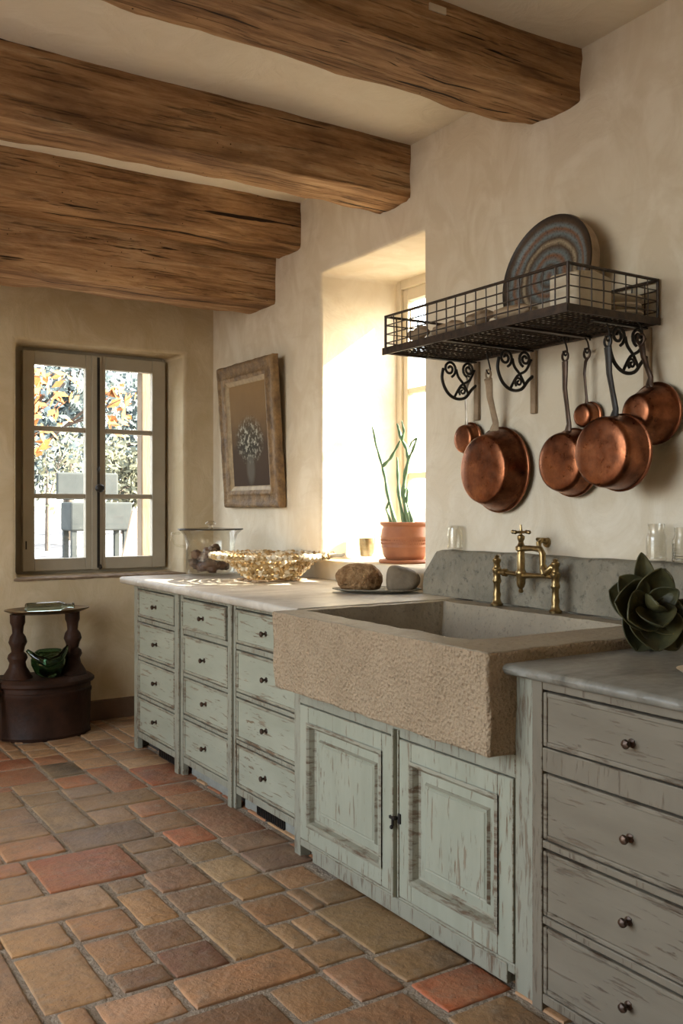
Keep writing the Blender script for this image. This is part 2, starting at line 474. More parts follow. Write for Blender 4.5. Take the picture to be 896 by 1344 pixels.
holed('wall_right', lambda u, v, d: V((WX + d, u, v)), RY, WY + .3, -.02, 3.25, .60,
      (3.387, 4.294, 1.025, 2.56), (3.47, 4.25, 1.03, 2.565), M['wall_plaster'], 'long cream plaster wall with the deep window recess', 'wall')
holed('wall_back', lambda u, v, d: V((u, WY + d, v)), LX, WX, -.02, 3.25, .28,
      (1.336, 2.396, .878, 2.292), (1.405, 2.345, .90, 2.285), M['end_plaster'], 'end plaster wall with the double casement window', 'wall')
holed('wall_left', lambda u, v, d: V((LX - d, u, v)), RY, WY + .3, -.02, 3.25, .30,
      (1.2, 4.3, .45, 2.85), (1.2, 4.3, .45, 2.85), M['wall_plaster'], 'plaster wall opposite the sink with a wide garden opening', 'wall')
b = MB(); b.box(LX - .3, WX + .6, RY - .25, RY, -.02, 3.25)
struct(b.build('wall_front', M['wall_plaster']), 'plain plaster wall facing the end window', 'wall')
b = MB(); b.grid(lambda s, t: V((LX - .3 + s * (WX + .9 - LX), RY - .25 + t * (WY + .55 - RY), CZ + .02 * noise.noise(V((s * 6, t * 8, 0))))), 40, 60)
b.box(LX - .3, WX + .6, RY - .25, WY + .3, CZ + .05, CZ + .22)
struct(b.build('ceiling', M['ceiling_plaster'], smooth=40), 'cream plaster ceiling between the old beams', 'ceiling')
b = MB()
b.sweep([[V((LX, WY - .015, z)) + V((0, d, 0)) for d, z in ((0, 0), (.015, 0), (.015, .125), (0, .118))], [V((WX, WY - .015, z)) + V((0, d, 0)) for d, z in ((0, 0), (.015, 0), (.015, .125), (0, .118))]])
struct(b.build('baseboard_back', M['skirting'], bevel=.003), 'low brown skirting along the end wall', 'baseboard')

# ------------------------------------------------------------------ floor of old terracotta tiles
def z1(x, y): return (x / 3.906, 1000 + y / 3.906)
def z2(x, y): return (180 + x / 3.909, 1000 + y / 3.909)
def z3(x, y): return (380 + x / 2.8, 1080 + y / 2.8)
T = [(z1, 150, 525, 720, 575, (165, 95, 64)), (z1, -200, 785, 560, 750, (182, 148, 118)), (z1, 30, 885, 370, 925, (178, 137, 95)),
 (z1, 315, 830, 655, 865, (168, 120, 78)), (z1, 95, 1020, 555, 1205, (168, 129, 90)), (z1, 425, 945, 750, 985, (160, 115, 76)),
 (z1, 60, 430, 320, 455, (172, 120, 86)), (z1, 15, 350, 245, 370, (166, 130, 98)), (z1, -20, 270, 195, 310, (150, 118, 92)),
 (z1, 170, 240, 490, 330, (152, 126, 94)), (z1, 300, 375, 775, 370, (122, 102, 88)), (z1, 455, 265, 700, 295, (160, 130, 104)),
 (z1, 380, 205, 800, 195, (140, 110, 78)), (z1, 325, 150, 545, 160, (140, 116, 96)), (z1, 280, 90, 510, 108, (166, 98, 54)),
 (z1, 460, 55, 735, 130, (156, 90, 50)), (z1, 120, 185, 355, 195, (140, 115, 84)), (z1, -20, 185, 150, 225, (150, 120, 86)),
 (z1, 80, 130, 280, 140, (150, 118, 86)), (z1, 30, 70, 250, 92, (146, 84, 50)), (z1, 215, 40, 410, 60, (92, 78, 58)),
 (z1, -30, 540, 130, 580, (176, 118, 86)), (z1, -20, 620, 205, 690, (162, 130, 98)), (z1, -30, 455, 70, 520, (192, 176, 150)),
 (z1, -150, 1070, 210, 1344, (166, 128, 96)),
 (z2, 275, 790, 745, 955, (156, 124, 86)), (z2, 135, 985, 445, 1030, (112, 66, 50)), (z2, 5, 870, 335, 910, (126, 90, 62)),
 (z2, -70, 725, 215, 795, (176, 131, 84)), (z2, 155, 685, 500, 725, (130, 98, 74)), (z2, 310, 535, 610, 575, (168, 142, 108)),
 (z2, 415, 625, 740, 660, (150, 112, 72)), (z2, 535, 740, 845, 775, (140, 100, 66)), (z2, 665, 860, 900, 930, (156, 122, 86)),
 (z2, 215, 1130, 870, 1090, (174, 124, 86)), (z2, -100, 1220, 265, 1290, (182, 137, 105)), (z2, 250, 1310, 770, 1310, (122, 84, 56)),
 (z2, 55, 585, 370, 620, (142, 104, 80)), (z2, -10, 490, 270, 530, (134, 110, 92)), (z2, -40, 415, 155, 440, (134, 107, 82)),
 (z2, 215, 455, 480, 475, (140, 115, 86)), (z2, 130, 365, 370, 395, (176, 98, 64)), (z2, 35, 305, 270, 325, (142, 108, 84)),
 (z2, -60, 225, 180, 255, (164, 108, 74)), (z2, 240, 255, 570, 345, (142, 98, 78)), (z2, 150, 195, 380, 225, (152, 104, 72)),
 (z2, 430, 400, 690, 420, (134, 106, 90)), (z2, 545, 485, 825, 515, (114, 90, 80)), (z2, 655, 580, 880, 620, (152, 112, 80)),
 (z2, 785, 665, 960, 740, (136, 104, 76)), (z2, -20, 155, 105, 185, (140, 112, 86)), (z2, 90, 135, 275, 150, (154, 90, 58)), (z2, 0, 55, 235, 75, (146, 74, 42)),
 (z3, 115, 325, 470, 435, (130, 104, 68)), (z3, 340, 490, 595, 525, (136, 104, 68)), (z3, 470, 600, 755, 640, (165, 80, 42)),
 (z3, 130, 550, 410, 595, (152, 104, 76)), (z3, 15, 460, 245, 490, (146, 112, 78)), (z3, -60, 385, 165, 405, (160, 122, 86)),
 (z3, -80, 520, 75, 555, (158, 98, 66)), (z3, -90, 615, 220, 660, (152, 112, 76)), (z3, 5, 255, 225, 275, (126, 100, 70)),
 (z3, -40, 190, 125, 205, (152, 108, 78)), (z3, 60, 745, 540, 760, (150, 104, 72)), (z3, 610, 715, 850, 740, (140, 106, 72))]
FX0, FX1, FY0, FY1 = LX, WX, RY, WY
rects = []
def place(r, c):
    x0, x1, y0, y1 = r
    for (a0, a1, b0, b1), _ in rects:
        ox = min(x1, a1) - max(x0, a0); oy = min(y1, b1) - max(y0, b0)
        if ox > 0 and oy > 0:
            if ox < oy:
                if x0 < a0: x1 = a0
                else: x0 = a1
            else:
                if y0 < b0: y1 = b0
                else: y0 = b1
            if x1 - x0 < .06 or y1 - y0 < .06: return
    rects.append(((x0, x1, y0, y1), c))
GS = .02
def grow():
    for _ in range(3):
        for k in range(len(rects)):
            (x0, x1, y0, y1), c = rects[k]
            for side in range(4):
                q = [(x0 - .02, x0, y0, y1), (x1, x1 + .02, y0, y1), (x0, x1, y0 - .02, y0), (x0, x1, y1, y1 + .02)][side]
                if any(min(q[1], a1) - max(q[0], a0) > .001 and min(q[3], b1) - max(q[2], b0) > .001 for (a0, a1, b0, b1), _ in rects): continue
                if side == 0: x0 -= .02
                elif side == 1: x1 += .02
                elif side == 2: y0 -= .02
                else: y1 += .02
            rects[k] = ((x0, x1, y0, y1), c)
sn = lambda a: round(a / GS) * GS
for z, fx, fy, nx, ny, c in T:
    p = at(*z(fx, fy), Z=0); q = at(*z(nx, ny), Z=0)
    place((sn(p.x - .012), sn(q.x + .012), sn(q.y - .012), sn(p.y + .012)), lin(c))
grow()
nx_, ny_ = round((FX1 - FX0) / GS), round((FY1 - FY0) / GS)
occ = [[False] * ny_ for _ in range(nx_)]
def mark(r):
    for i in range(max(0, round((r[0] - FX0) / GS)), min(nx_, round((r[1] - FX0) / GS))):
        for j in range(max(0, round((r[2] - FY0) / GS)), min(ny_, round((r[3] - FY0) / GS))): occ[i][j] = True
for r, _ in rects: mark(r)
pal = [(160, 118, 82), (148, 108, 76), (168, 128, 92), (140, 100, 72), (160, 100, 66), (132, 106, 82), (172, 136, 102), (124, 90, 66), (150, 84, 56)]
for j in range(ny_):
    for i in range(nx_):
        if occ[i][j]: continue
        w, h = random.choice(((11, 8), (9, 9), (12, 10), (8, 8), (16, 9), (13, 13)))
        a = 0
        while a < w + 4 and i + a < nx_ and not occ[i + a][j]: a += 1
        if a > w + 3: a = w
        bb = 0
        while bb < h + 4 and j + bb < ny_ and not any(occ[i + k][j + bb] for k in range(a)): bb += 1
        if bb > h + 3: bb = h
        r = (FX0 + i * GS, FX0 + (i + a) * GS, FY0 + j * GS, FY0 + (j + bb) * GS)
        mark(r)
        if a >= 4 and bb >= 4: rects.append((r, lin(random.choice(pal))))
fl = MB()
for k, ((x0, x1, y0, y1), c) in enumerate(rects):
    g = .0085 if min(x1 - x0, y1 - y0) > .1 else .005
    x0 += g; x1 -= g; y0 += g; y1 -= g
    zt = .0045 + random.uniform(-.003, .003); tx, ty = random.uniform(-.008, .008), random.uniform(-.008, .008)
    cx, cy = (x0 + x1) / 2, (y0 + y1) / 2
    n = 7; loop = []
    cr = .018
    for (ax, ay, bx, by) in ((x0, y0, x1, y0), (x1, y0, x1, y1), (x1, y1, x0, y1), (x0, y1, x0, y0)):
        for s in range(n):
            t = (s + .0) / n
            loop.append(V((ax + (bx - ax) * t, ay + (by - ay) * t, 0)))
    L = []
    for p in loop:
        nz = noise.noise(V((p.x * 17, p.y * 17, k * 1.3))) * .006
        d = (V((cx, cy, 0)) - p).normalized()
        corner = min(abs(p.x - x0), abs(p.x - x1)) + min(abs(p.y - y0), abs(p.y - y1))
        L.append(p + d * (abs(nz) + (.003 if corner < .001 else 0)))
    def ring(inset, z):
        out = []
        for p in L:
            d = (V((cx, cy, 0)) - p); d.normalize()
            q = p + d * inset
            out.append(V((q.x, q.y, z + (tx * (q.x - cx) + ty * (q.y - cy)) * (1 if z > 0 else 0))))
        return out
    R = [ring(0, -.012), ring(.0, zt - .004), ring(.003, zt - .0012), ring(.008, zt)]
    o = len(fl.v); m = len(L)
    lm = (c[0] + c[1] + c[2]) / 3; cc = tuple((x * .84 + .16 * lm * q) * 1.10 * (1, .965, .87)[w_] for w_, x, q in zip((0, 1, 2), c, (1.40, .95, .52)))
    fl.add([p for r in R for p in r], [(a * m + s, a * m + (s + 1) % m, (a + 1) * m + (s + 1) % m, (a + 1) * m + s) for a in range(3) for s in range(m)] + [tuple(3 * m + s for s in range(m))], cc)
fl.grid(lambda s, t: V((FX0 + s * (FX1 - FX0), FY0 + t * (FY1 - FY0), -.0012 + .0022 * noise.noise(V((s * 90, t * 140, 2))))), 90, 140, mi=1)
fl.box(FX0 - .3, FX1 + .6, FY0 - .2, FY1 + .3, -.15, -.03, mi=1)
struct(fl.build('floor', [M['terracotta_tiles'], M['grout']], smooth=50), 'worn terracotta tile floor with pale sandy joints', 'floor')

# ------------------------------------------------------------------ beams
def beam(label, y0, y1, z0, z1, seed, amp=.011, x1=WX + .03):
    b = MB(); rings = []
    NX = 90; x0 = LX
    hw, hh = (y1 - y0) / 2, (z1 - z0) / 2; cy, cz = (y0 + y1) / 2, (z0 + z1) / 2
    sec = []
    for (sa, sb, ta, tb) in ((-1, -1, 1, -1), (1, -1, 1, 1), (1, 1, -1, 1), (-1, 1, -1, -1)):
        for k in range(7):
            t = (.025, .12, .30, .5, .70, .88, .975)[k]
            sec.append(((sa + (ta - sa) * t), (sb + (tb - sb) * t)))
    for i in range(NX + 1):
        x = x0 + (x1 - x0) * i / NX; r = []
        bow = .012 * noise.noise(V((x * .7, seed * 9.1, 0))); bow2 = .012 * noise.noise(V((x * .8, seed * 4.7, 5)))
        for (a, c) in sec:
            p = V((x, cy + a * hw + bow, cz + c * hh + bow2))
            nn = noise.noise(V((x * 3.2, p.y * 9 + seed * 3, p.z * 9))) + .5 * noise.noise(V((x * 9, p.y * 22, p.z * 22 + seed)))
            edge = 1.2 if abs(a) > .85 and abs(c) > .85 else 1
            p.y += a * nn * amp * edge; p.z += c * nn * amp * edge
            if abs(a) > .85 and abs(c) > .85 and c < 0:
                ch = .002 + .022 * max(0, noise.noise(V((x * 2.3, seed * 7.7, a * 3))) - .1)
                p.y -= a * ch; p.z -= c * ch
            r.append(p)
        rings.append(r)
    b.sweep(rings)
    o = b.build('ceiling_beam', M['beam_wood'], smooth=32)
    return tag(o, label, 'beam', 'rough hewn ceiling beams')
near_beam = beam('thick dark hewn beam nearest the pot rack, running off the top edge', 2.44, 2.73, 2.80, 3.02, 1)
beam('hewn beam ending on the plaster just above the deep window recess', 3.49, 3.74, 2.725, 3.0, 2)
beam('upper of the two beams stacked together near the end window', 4.50, 4.78, 2.735, 3.0, 3)
beam('lowest beam, tucked under the stacked pair before the end window', 4.79, 5.14, 2.485, 2.99, 4)
pt = at(575, 11, Y=2.432)
fy = min((v.co for v in near_beam.data.vertices if v.co.y < 2.5), key=lambda c: abs(c.x - pt.x) + abs(c.z - pt.z)).y
b = MB(); b.box(pt.x - .035, pt.x + .035, fy - .006, fy + .001, pt.z - .012, pt.z + .012)
tag(b.build('paper_tag', M['linen'], bevel=.002), 'small pale paper tag stuck on the nearest ceiling beam', 'tag')
# ------------------------------------------------------------------ windows
def sash(b, mp, u0, u1, v0, v1, st, bars, d0, d1, top=None, bot=None):
    """frame members of one glazed leaf; mp(u0,u1,v0,v1,d0,d1)"""
    top = top or st; bot = bot or st
    mp(b, u0, u0 + st, v0, v1, d0, d1); mp(b, u1 - st, u1, v0, v1, d0, d1)
    mp(b, u0 + st, u1 - st, v0, v0 + bot, d0, d1); mp(b, u0 + st, u1 - st, v1 - top, v1, d0, d1)
    for z in bars: mp(b, u0 + st, u1 - st, z - .014, z + .014, d0 + .006, d1 - .006)

WB = WY + .17
by = lambda b, u0, u1, v0, v1, d0, d1: b.box(u0, u1, WB + d0, WB + d1, v0, v1)
w1 = bpy.data.objects.new('window_1', None); C.objects.link(w1); w1.location = (1.875, WB, .9); ORG[w1] = V(w1.location)
struct(w1, 'double casement window in the end wall, six panes', 'window')
b = MB(); by(b, 1.345, 1.435, .88, 2.30, .05, .11); by(b, 2.325, 2.41, .88, 2.30, .05, .11); by(b, 1.435, 2.325, 2.255, 2.30, .05, .11); by(b, 1.435, 2.325, .88, .925, .05, .11)
b.build('frame', M['window_paint'], w1, bevel=.004)
for (u0, u1, g0, g1) in ((1.422, 1.872, 1.492, 1.806), (1.885, 2.335, 1.934, 2.245)):
    b = MB()
    by(b, u0, g0, .915, 2.262, 0, .05); by(b, g1, u1, .915, 2.262, 0, .05)
    by(b, g0, g1, .915, .99, 0, .05); by(b, g0, g1, 2.18, 2.262, 0, .05)
    for z in (1.375, 1.79): by(b, g0, g1, z - .015, z + .015, .008, .042)
    s = b.build('sash', M['window_paint'], w1, bevel=.004)
    b = MB(); by(b, g0 - .004, g1 + .004, .985, 2.185, .022, .027); b.build('pane', M['window_glass'], s)
    if u0 < 1.5:
        b = MB(); by(b, 1.842, 1.905, .915, 2.262, -.012, .0); b.build('cover_strip', M['window_paint'], s, bevel=.004)
b = MB(); by(b, 1.875, 1.892, .925, 2.25, -.015, -.010); b.build('bolt_rod', M['black_iron'], w1)
b = MB(); b.tube([(1.883, WB - .012, 1.43), (1.883, WB - .045, 1.43)], .012, 10); b.blob((1.878, WB - .058, 1.425), .028, 1, .1, 12, 8, (1.1, .7, .95)); b.blob((1.882, WB - .02, 1.545), .014, 2, .1, 8, 6, (.8, .8, 1.5)); b.blob((1.893, WB - .02, .93), .014, 3, .1, 8, 6, (.9, .8, 1.2))
b.build('handle', M['black_iron'], w1, smooth=40)
b = MB(); by(b, 1.437, 1.444, 1.05, 1.10, -.006, .002); b.build('hinge', M['black_iron'], w1)

WR = WX + .50
bx_ = lambda b, u0, u1, v0, v1, d0, d1: b.box(WR + d0, WR + d1, u0, u1, v0, v1)
w2 = bpy.data.objects.new('window_2', None); C.objects.link(w2); w2.location = (WR, 3.86, 1.03); ORG[w2] = V(w2.location)
struct(w2, 'narrow cream casement at the back of the deep sunny recess', 'window')
b = MB(); bx_(b, 3.44, 3.52, 1.02, 2.575, -.02, .06); bx_(b, 4.225, 4.29, 1.02, 2.575, -.02, .06); bx_(b, 3.52, 4.225, 2.515, 2.575, -.02, .06); bx_(b, 3.52, 4.225, 1.02, 1.055, -.02, .06)
b.build('frame', M['cream_window_paint'], w2, bevel=.006)
b = MB()
bx_(b, 3.52, 3.565, 1.055, 2.515, 0, .05); bx_(b, 4.185, 4.225, 1.055, 2.515, 0, .05); bx_(b, 3.565, 4.185, 1.055, 1.10, 0, .05); bx_(b, 3.565, 4.185, 2.45, 2.515, 0, .05)
for z in (1.48, 1.95): bx_(b, 3.565, 4.185, z - .016, z + .016, .005, .045)
s = b.build('sash', M['cream_window_paint'], w2, bevel=.004)
b = MB(); bx_(b, 3.56, 4.19, 1.09, 2.46, .022, .027); b.build('pane', M['window_glass'], s)

# rough sill edge of plaster and tile under the end window
b = MB(); rings = []
for i in range(41):
    x = 1.33 + 1.075 * i / 40; n1 = noise.noise(V((x * 9, 0, 0))); n2 = noise.noise(V((x * 14, 4, 0)))
    rings.append([V((x, WY + .18, .868)), V((x, WY - .001 + .006 * n1, .870 + .006 * n2)), V((x, WY - .006 + .008 * n2, .879 + .004 * n1)), V((x, WY - .001 + .006 * n1, .885)), V((x, WY + .18, .889))])
b.sweep(rings)
struct(b.build('trim_1', M['sill_brown'], smooth=50), 'chipped sill edge below the end window', 'sill')

# ------------------------------------------------------------------ cabinets
def knob(parent, x, y, z):
    b = MB(); Mx = Matrix.Translation((x, y, z)) @ Matrix.Rotation(-PI / 2, 4, 'Y')
    b.lathe([(0, -.004), (.011, -.003), (.011, .002), (.005, .005), (.0045, .012), (.009, .016), (.0115, .021), (.010, .026), (.004, .029), (0, .0295)], 14, Mx, wob=.25)
    return b.build('knob', M['brown_iron'], parent, smooth=40)

def drawer(parent, X, y0, y1, z0, z1, pm, wm, jig=0.0):
    b = MB(); g = .005
    y0 += g; y1 -= g; z0 += g; z1 -= g
    e = .013
    X += jig
    b.box(X + .004, X + .024, y0, y1, z0, z1)
    d = b.build('drawer', [pm, wm], parent, bevel=.003, wear=True)
    b = MB()
    b.box(X - .001, X + .010, y0, y0 + e, z0, z1); b.box(X - .001, X + .010, y1 - e, y1, z0, z1)
    b.box(X - .001, X + .010, y0 + e, y1 - e, z0, z0 + e); b.box(X - .001, X + .010, y0 + e, y1 - e, z1 - e, z1)
    b.build('bead', [wm, wm], d, bevel=.0035, wear=True)
    knob(d, X + .004, (y0 + y1) / 2 + random.uniform(-.008, .008), (z0 + z1) / 2 + random.uniform(-.004, .004))
    return d

# far unit: three columns of four drawers
FX = 1.79
cols = [(4.855, 4.345), (4.235, 3.735), (3.66, 3.125)]
rows = [(.715, .868), (.505, .692), (.302, .487), (.098, .285)]
cab = root('drawer_cabinet', 'long pale sage drawer cabinet under the pale stone worktop, twelve drawers', 'cabinet', (2.15, 4.0, 0))
b = MB()
b.box(FX + .03, WX - .01, 3.09, 4.905, .11, .888)
b.box(FX + .075, FX + .09, 3.12, 4.88, .0, .11)
b.build('carcass', M['cabinet_dark'], cab)
b = MB()
sty = [(4.857, 4.91), (4.237, 4.343), (3.662, 3.733), (3.072, 3.123)]
for (a, c) in sty: b.box(FX, FX + .03, a, c, 0.0, .888)
b.box(FX - .012, FX, 4.265, 4.315, 0, .888); b.box(FX - .012, FX, 3.68, 3.716, 0, .888)
for (c1, c0) in cols:
    zz = [.868 + .02] + [z for r in rows for z in (r[1], r[0])] + [.066]
    for k in range(0, len(zz), 2):
        b.box(FX + .002, FX + .03, c0, c1, zz[k + 1], zz[k])
b.build('face_frame', [M['frame_paint'], M['sage_worn']], cab, bevel=.003, wear=True)
b = MB()
b.box(FX + .03, WX - .02, 4.905, 4.925, .0, .888); b.build('side_panel', [M['frame_paint'], M['sage_worn']], cab, bevel=.003, wear=True)
b = MB()
for (c1, c0) in cols[1:]: b.box(FX + .045, FX + .06, c0 + .06, c1, 0, .062)
b.build('toe_board', M['toe_board'], cab, bevel=.002)
for (y0, y1) in ((3.30, 3.53), (4.40, 4.64)):
    b = MB(); b.box(FX + .036, FX + .044, y0, y1, .004, .010); b.box(FX + .036, FX + .044, y0, y1, .052, .058)
    for k in range(16): yy = y0 + (y1 - y0) * k / 15; b.box(FX + .036, FX + .043, yy - .003, yy + .003, .01, .052)
    b.build('vent', M['black_iron'], cab)
for ci, (c1, c0) in enumerate(cols):
    for ri, (z0, z1) in enumerate(rows):
        drawer(cab, FX, c0, c1, z0, z1, M['sage_paint'], M['sage_worn'], -.012 if (ci, ri) == (1, 0) else random.uniform(-.002, .003))

# sink cupboard with two panelled doors
SX = 1.745
sk = root('sink_cupboard', 'pale green two door cupboard below the stone sink', 'cabinet', (2.1, 2.45, 0))
b = MB(); b.box(SX + .045, WX - .02, 1.86, 3.05, .05, .638); b.build('carcass', M['cabinet_dark'], sk)
b = MB()
b.box(SX, SX + .045, 3.025, 3.07, 0, .70); b.box(SX, SX + .045, 1.80, 1.872, 0, .885)
b.box(SX, SX + .045, 1.872, 3.025, .575, .638)
b.box(SX - .004, SX + .04, 1.90, 2.93, .012, .066); b.box(SX, SX + .045, 1.872, 3.025, .045, .073)
b.box(SX + .05, SX + .06, 1.87, 3.03, 0, .05)
b.build('face_frame', [M['frame_paint'], M['sage_worn']], sk, bevel=.003, wear=True)
for (y0, y1, hin) in ((2.43, 3.022, 'l'), (1.876, 2.395, 'r')):
    z0, z1 = .076, .572; st = .062
    b = MB()
    b.box(SX - .004, SX + .024, y0, y0 + st, z0, z1); b.box(SX - .004, SX + .024, y1 - st, y1, z0, z1)
    b.box(SX - .004, SX + .024, y0 + st, y1 - st, z0, z0 + st); b.box(SX - .004, SX + .024, y0 + st, y1 - st, z1 - st, z1)
    d = b.build('door', [M['sage_paint_upright'], M['sage_worn']], sk, bevel=.003, wear=True)
    # moulding that slopes from the frame down to the panel
    def frame_ring(ins, x): return [V((x, y0 + ins, z0 + ins)), V((x, y1 - ins, z0 + ins)), V((x, y1 - ins, z1 - ins)), V((x, y0 + ins, z1 - ins))]
    b = MB(); prof = [(st - .006, SX - .010), (st + .004, SX - .013), (st + .010, SX - .006), (st + .016, SX + .014), (st + .026, SX + .019)]
    rr = [frame_ring(i, x) for i, x in prof]
    for r0, r1 in zip(rr, rr[1:]):
        for k in range(4): b.add([r0[k], r0[(k + 1) % 4], r1[(k + 1) % 4], r1[k]], [(0, 1, 2, 3)])
    b.build('moulding', M['sage_worn'], d)
    b = MB(); prof = [(st + .02, SX + .018), (st + .05, SX + .016), (st + .056, SX + .007), (st + .062, SX + .009), (st + .066, SX + .005)]
    rr = [frame_ring(i, x) for i, x in prof]
    for r0, r1 in zip(rr, rr[1:]):
        for k in range(4): b.add([r0[k], r0[(k + 1) % 4], r1[(k + 1) % 4], r1[k]], [(0, 1, 2, 3)], mi=1 if r0 is rr[1] else 0)
    b.add(rr[-1], [(0, 1, 2, 3)])
    b.build('panel', [M['sage_paint_upright'], M['sage_worn']], d)
b = MB()
for (ya, yb, xo) in ((2.397, 2.405, .0), (2.407, 2.418, .014), (2.420, 2.430, .004)): b.box(SX - .006 - xo, SX + .024, ya, yb, .07, .60)
b.build('meeting_strip', [M['sage_paint_upright'], M['sage_worn']], sk, bevel=.003, wear=True)
b = MB(); b.box(SX - .024, SX - .008, 2.396, 2.424, .318, .328); b.box(SX - .026, SX - .018, 2.402, 2.408, .298, .322); b.blob((SX - .026, 2.405, .296), .007, 3, .2); b.box(SX - .010, SX - .004, 2.384, 2.396, .306, .338)
b.build('latch', M['black_iron'], sk, bevel=.002)

# near unit: one column of four drawers, taupe
NX_ = 1.735
nc = root('drawer_cabinet', 'taupe drawer cabinet under the grey worktop beside the dark succulent', 'cabinet', (2.1, 1.4, 0))
b = MB(); b.box(NX_ + .03, WX - .02, .95, 1.795, .07, .858); b.box(NX_ + .09, NX_ + .1, .95, 1.79, 0, .07); b.build('carcass', M['cabinet_dark'], nc)
b = MB()
b.box(NX_, NX_ + .03, 1.762, 1.798, 0, .858); b.box(NX_, NX_ + .03, 1.16, 1.20, 0, .858); b.box(NX_, NX_ + .03, .95, 1.16, 0, .858)
rows2 = [(.683, .832), (.444, .622), (.248, .424), (.048, .228)]
zz = [.858] + [z for r in rows2 for z in (r[1], r[0])] + [.022]
for k in range(0, len(zz), 2): b.box(NX_ + .002, NX_ + .03, 1.20, 1.762, zz[k + 1], zz[k])
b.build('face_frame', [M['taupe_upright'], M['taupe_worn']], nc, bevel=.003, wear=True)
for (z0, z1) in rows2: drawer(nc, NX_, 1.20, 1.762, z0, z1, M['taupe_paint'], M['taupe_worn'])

# ------------------------------------------------------------------ worktops
def slab(name, x0, x1, y0, y1, z0, z1, mat, seed, amp=.006):
    """stone slab with a chipped, hand-dressed front edge"""
    b = MB(); rings = []; N = 90
    for i in range(N + 1):
        y = y0 + (y1 - y0) * i / N
        n1 = noise.noise(V((y * 7, seed, 0))) * amp; n2 = noise.noise(V((y * 22, seed, 3))) * amp * .8; n3 = noise.noise(V((y * 30, seed, 9))) * amp * .6
        zb = .002 * noise.noise(V((y * 3, seed, 5)))
        rings.append([V((x1, y, z0)), V((x0 + .012, y, z0)), V((x0 + .004 + n2, y, z0 + .006)), V((x0 + n1 + n3, y, z0 + (z1 - z0) * .55)), V((x0 + .004 + n1 + n2, y, z1 - .005 + zb)), V((x0 + .014 + n1, y, z1 + zb)), V((x0 + .2, y, z1 + zb)), V((x1, y, z1))])
    b.sweep(rings)
    return b.build(name, mat, smooth=50)
tag(slab('worktop', 1.735, WX - .002, 3.045, 4.985, .889, .925, M['pale_worktop'], 1), 'pale sunlit stone worktop over the long drawer cabinet', 'worktop')
tag(slab('worktop', 1.695, 2.515, .95, 1.866, .859, .888, M['grey_worktop'], 2), 'grey stone worktop at the right of the sink', 'worktop')

# ------------------------------------------------------------------ stone sink
def sink():
    x0, x1, y0, y1, z0, z1 = 1.64, 2.512, 1.868, 3.058, .640, .921
    ix0, ix1, iy0, iy1, iz = 1.752, 2.405, 2.065, 2.995, .73
    b = MB()
    def wob(p, a): return p + V((a * noise.noise(p * 11), a * noise.noise(p * 11 + V((7, 0, 0))), a * .6 * noise.noise(p * 11 + V((0, 9, 0)))))
    def quad(c, nu, nv, a, mi):
        c = [V(p) for p in c]
        b.grid(lambda s, t: wob((c[0] * (1 - s) + c[1] * s) * (1 - t) + (c[3] * (1 - s) + c[2] * s) * t, a), nu, nv, mi)
    a = .006
    bt = x0 + .012
    quad([(bt, y0, z0), (bt, y1, z0), (x0, y1, z1), (x0, y0, z1)], 60, 16, a, 0)
    quad([(bt, y0, z0), (x1, y0, z0), (x1, y0, z1), (x0, y0, z1)], 44, 16, a, 0)
    quad([(bt, y1, z0), (x1, y1, z0), (x1, y1, z1), (x0, y1, z1)], 44, 16, a, 0)
    quad([(bt, y0, z0), (bt, y1, z0), (x1, y1, z0), (x1, y0, z0)], 60, 44, a, 0)
    quad([(x1, y0, z0), (x1, y1, z0), (x1, y1, z1), (x1, y0, z1)], 60, 16, a, 0)
    # rim, four mitred bands
    O = [(x0, y0, z1), (x0, y1, z1), (x1, y1, z1), (x1, y0, z1)]; I = [(ix0, iy0, z1), (ix0, iy1, z1), (ix1, iy1, z1), (ix1, iy0, z1)]
    J = [(ix0 + .03, iy0 + .03, iz), (ix0 + .03, iy1 - .03, iz), (ix1 - .03, iy1 - .03, iz), (ix1 - .03, iy0 + .03, iz)]
    for k in range(4):
        k2 = (k + 1) % 4; n = 60 if k in (0, 2) else 44
        quad([O[k], O[k2], I[k2], I[k]], n, 6, a, 1)
        quad([I[k], I[k2], J[k2], J[k]], n, 8, a * .7, 2)
    quad(J, 30, 20, a, 2)
    o = b.build('sink', [M['rough_sandstone'], M['worn_sandstone'], M['worn_sandstone']], weld=True, smooth=60, bevel=.008, seg=2)
    tag(o, 'big rough sandstone apron sink with open basin', 'sink')
sink()

# backsplash slab
b = MB(); rings = []
for i in range(61):
    y = .95 + (3.285 - .95) * i / 60
    n1 = .006 * noise.noise(V((y * 6, 1, 2))); n2 = .005 * noise.noise(V((y * 15, 5, 2)))
    zt = 1.121 + n1
    if y > 3.2: zt -= (y - 3.2) * 1.1
    zb = .9255 if y > 3.04 else .8885
    if 1.86 < y <= 3.065: zb = .9245
    rings.append([V((2.597, y, zb)), V((2.517, y, zb)), V((2.519 + n2, y, (zb + zt) / 2)), V((2.524 + n2, y, zt - .01)), V((2.533, y, zt)), V((2.597, y, zt))])
b.sweep(rings)
tag(b.build('backsplash', M['grey_stone'], smooth=50), 'low grey stone backsplash slab standing behind the brass tap', 'backsplash')

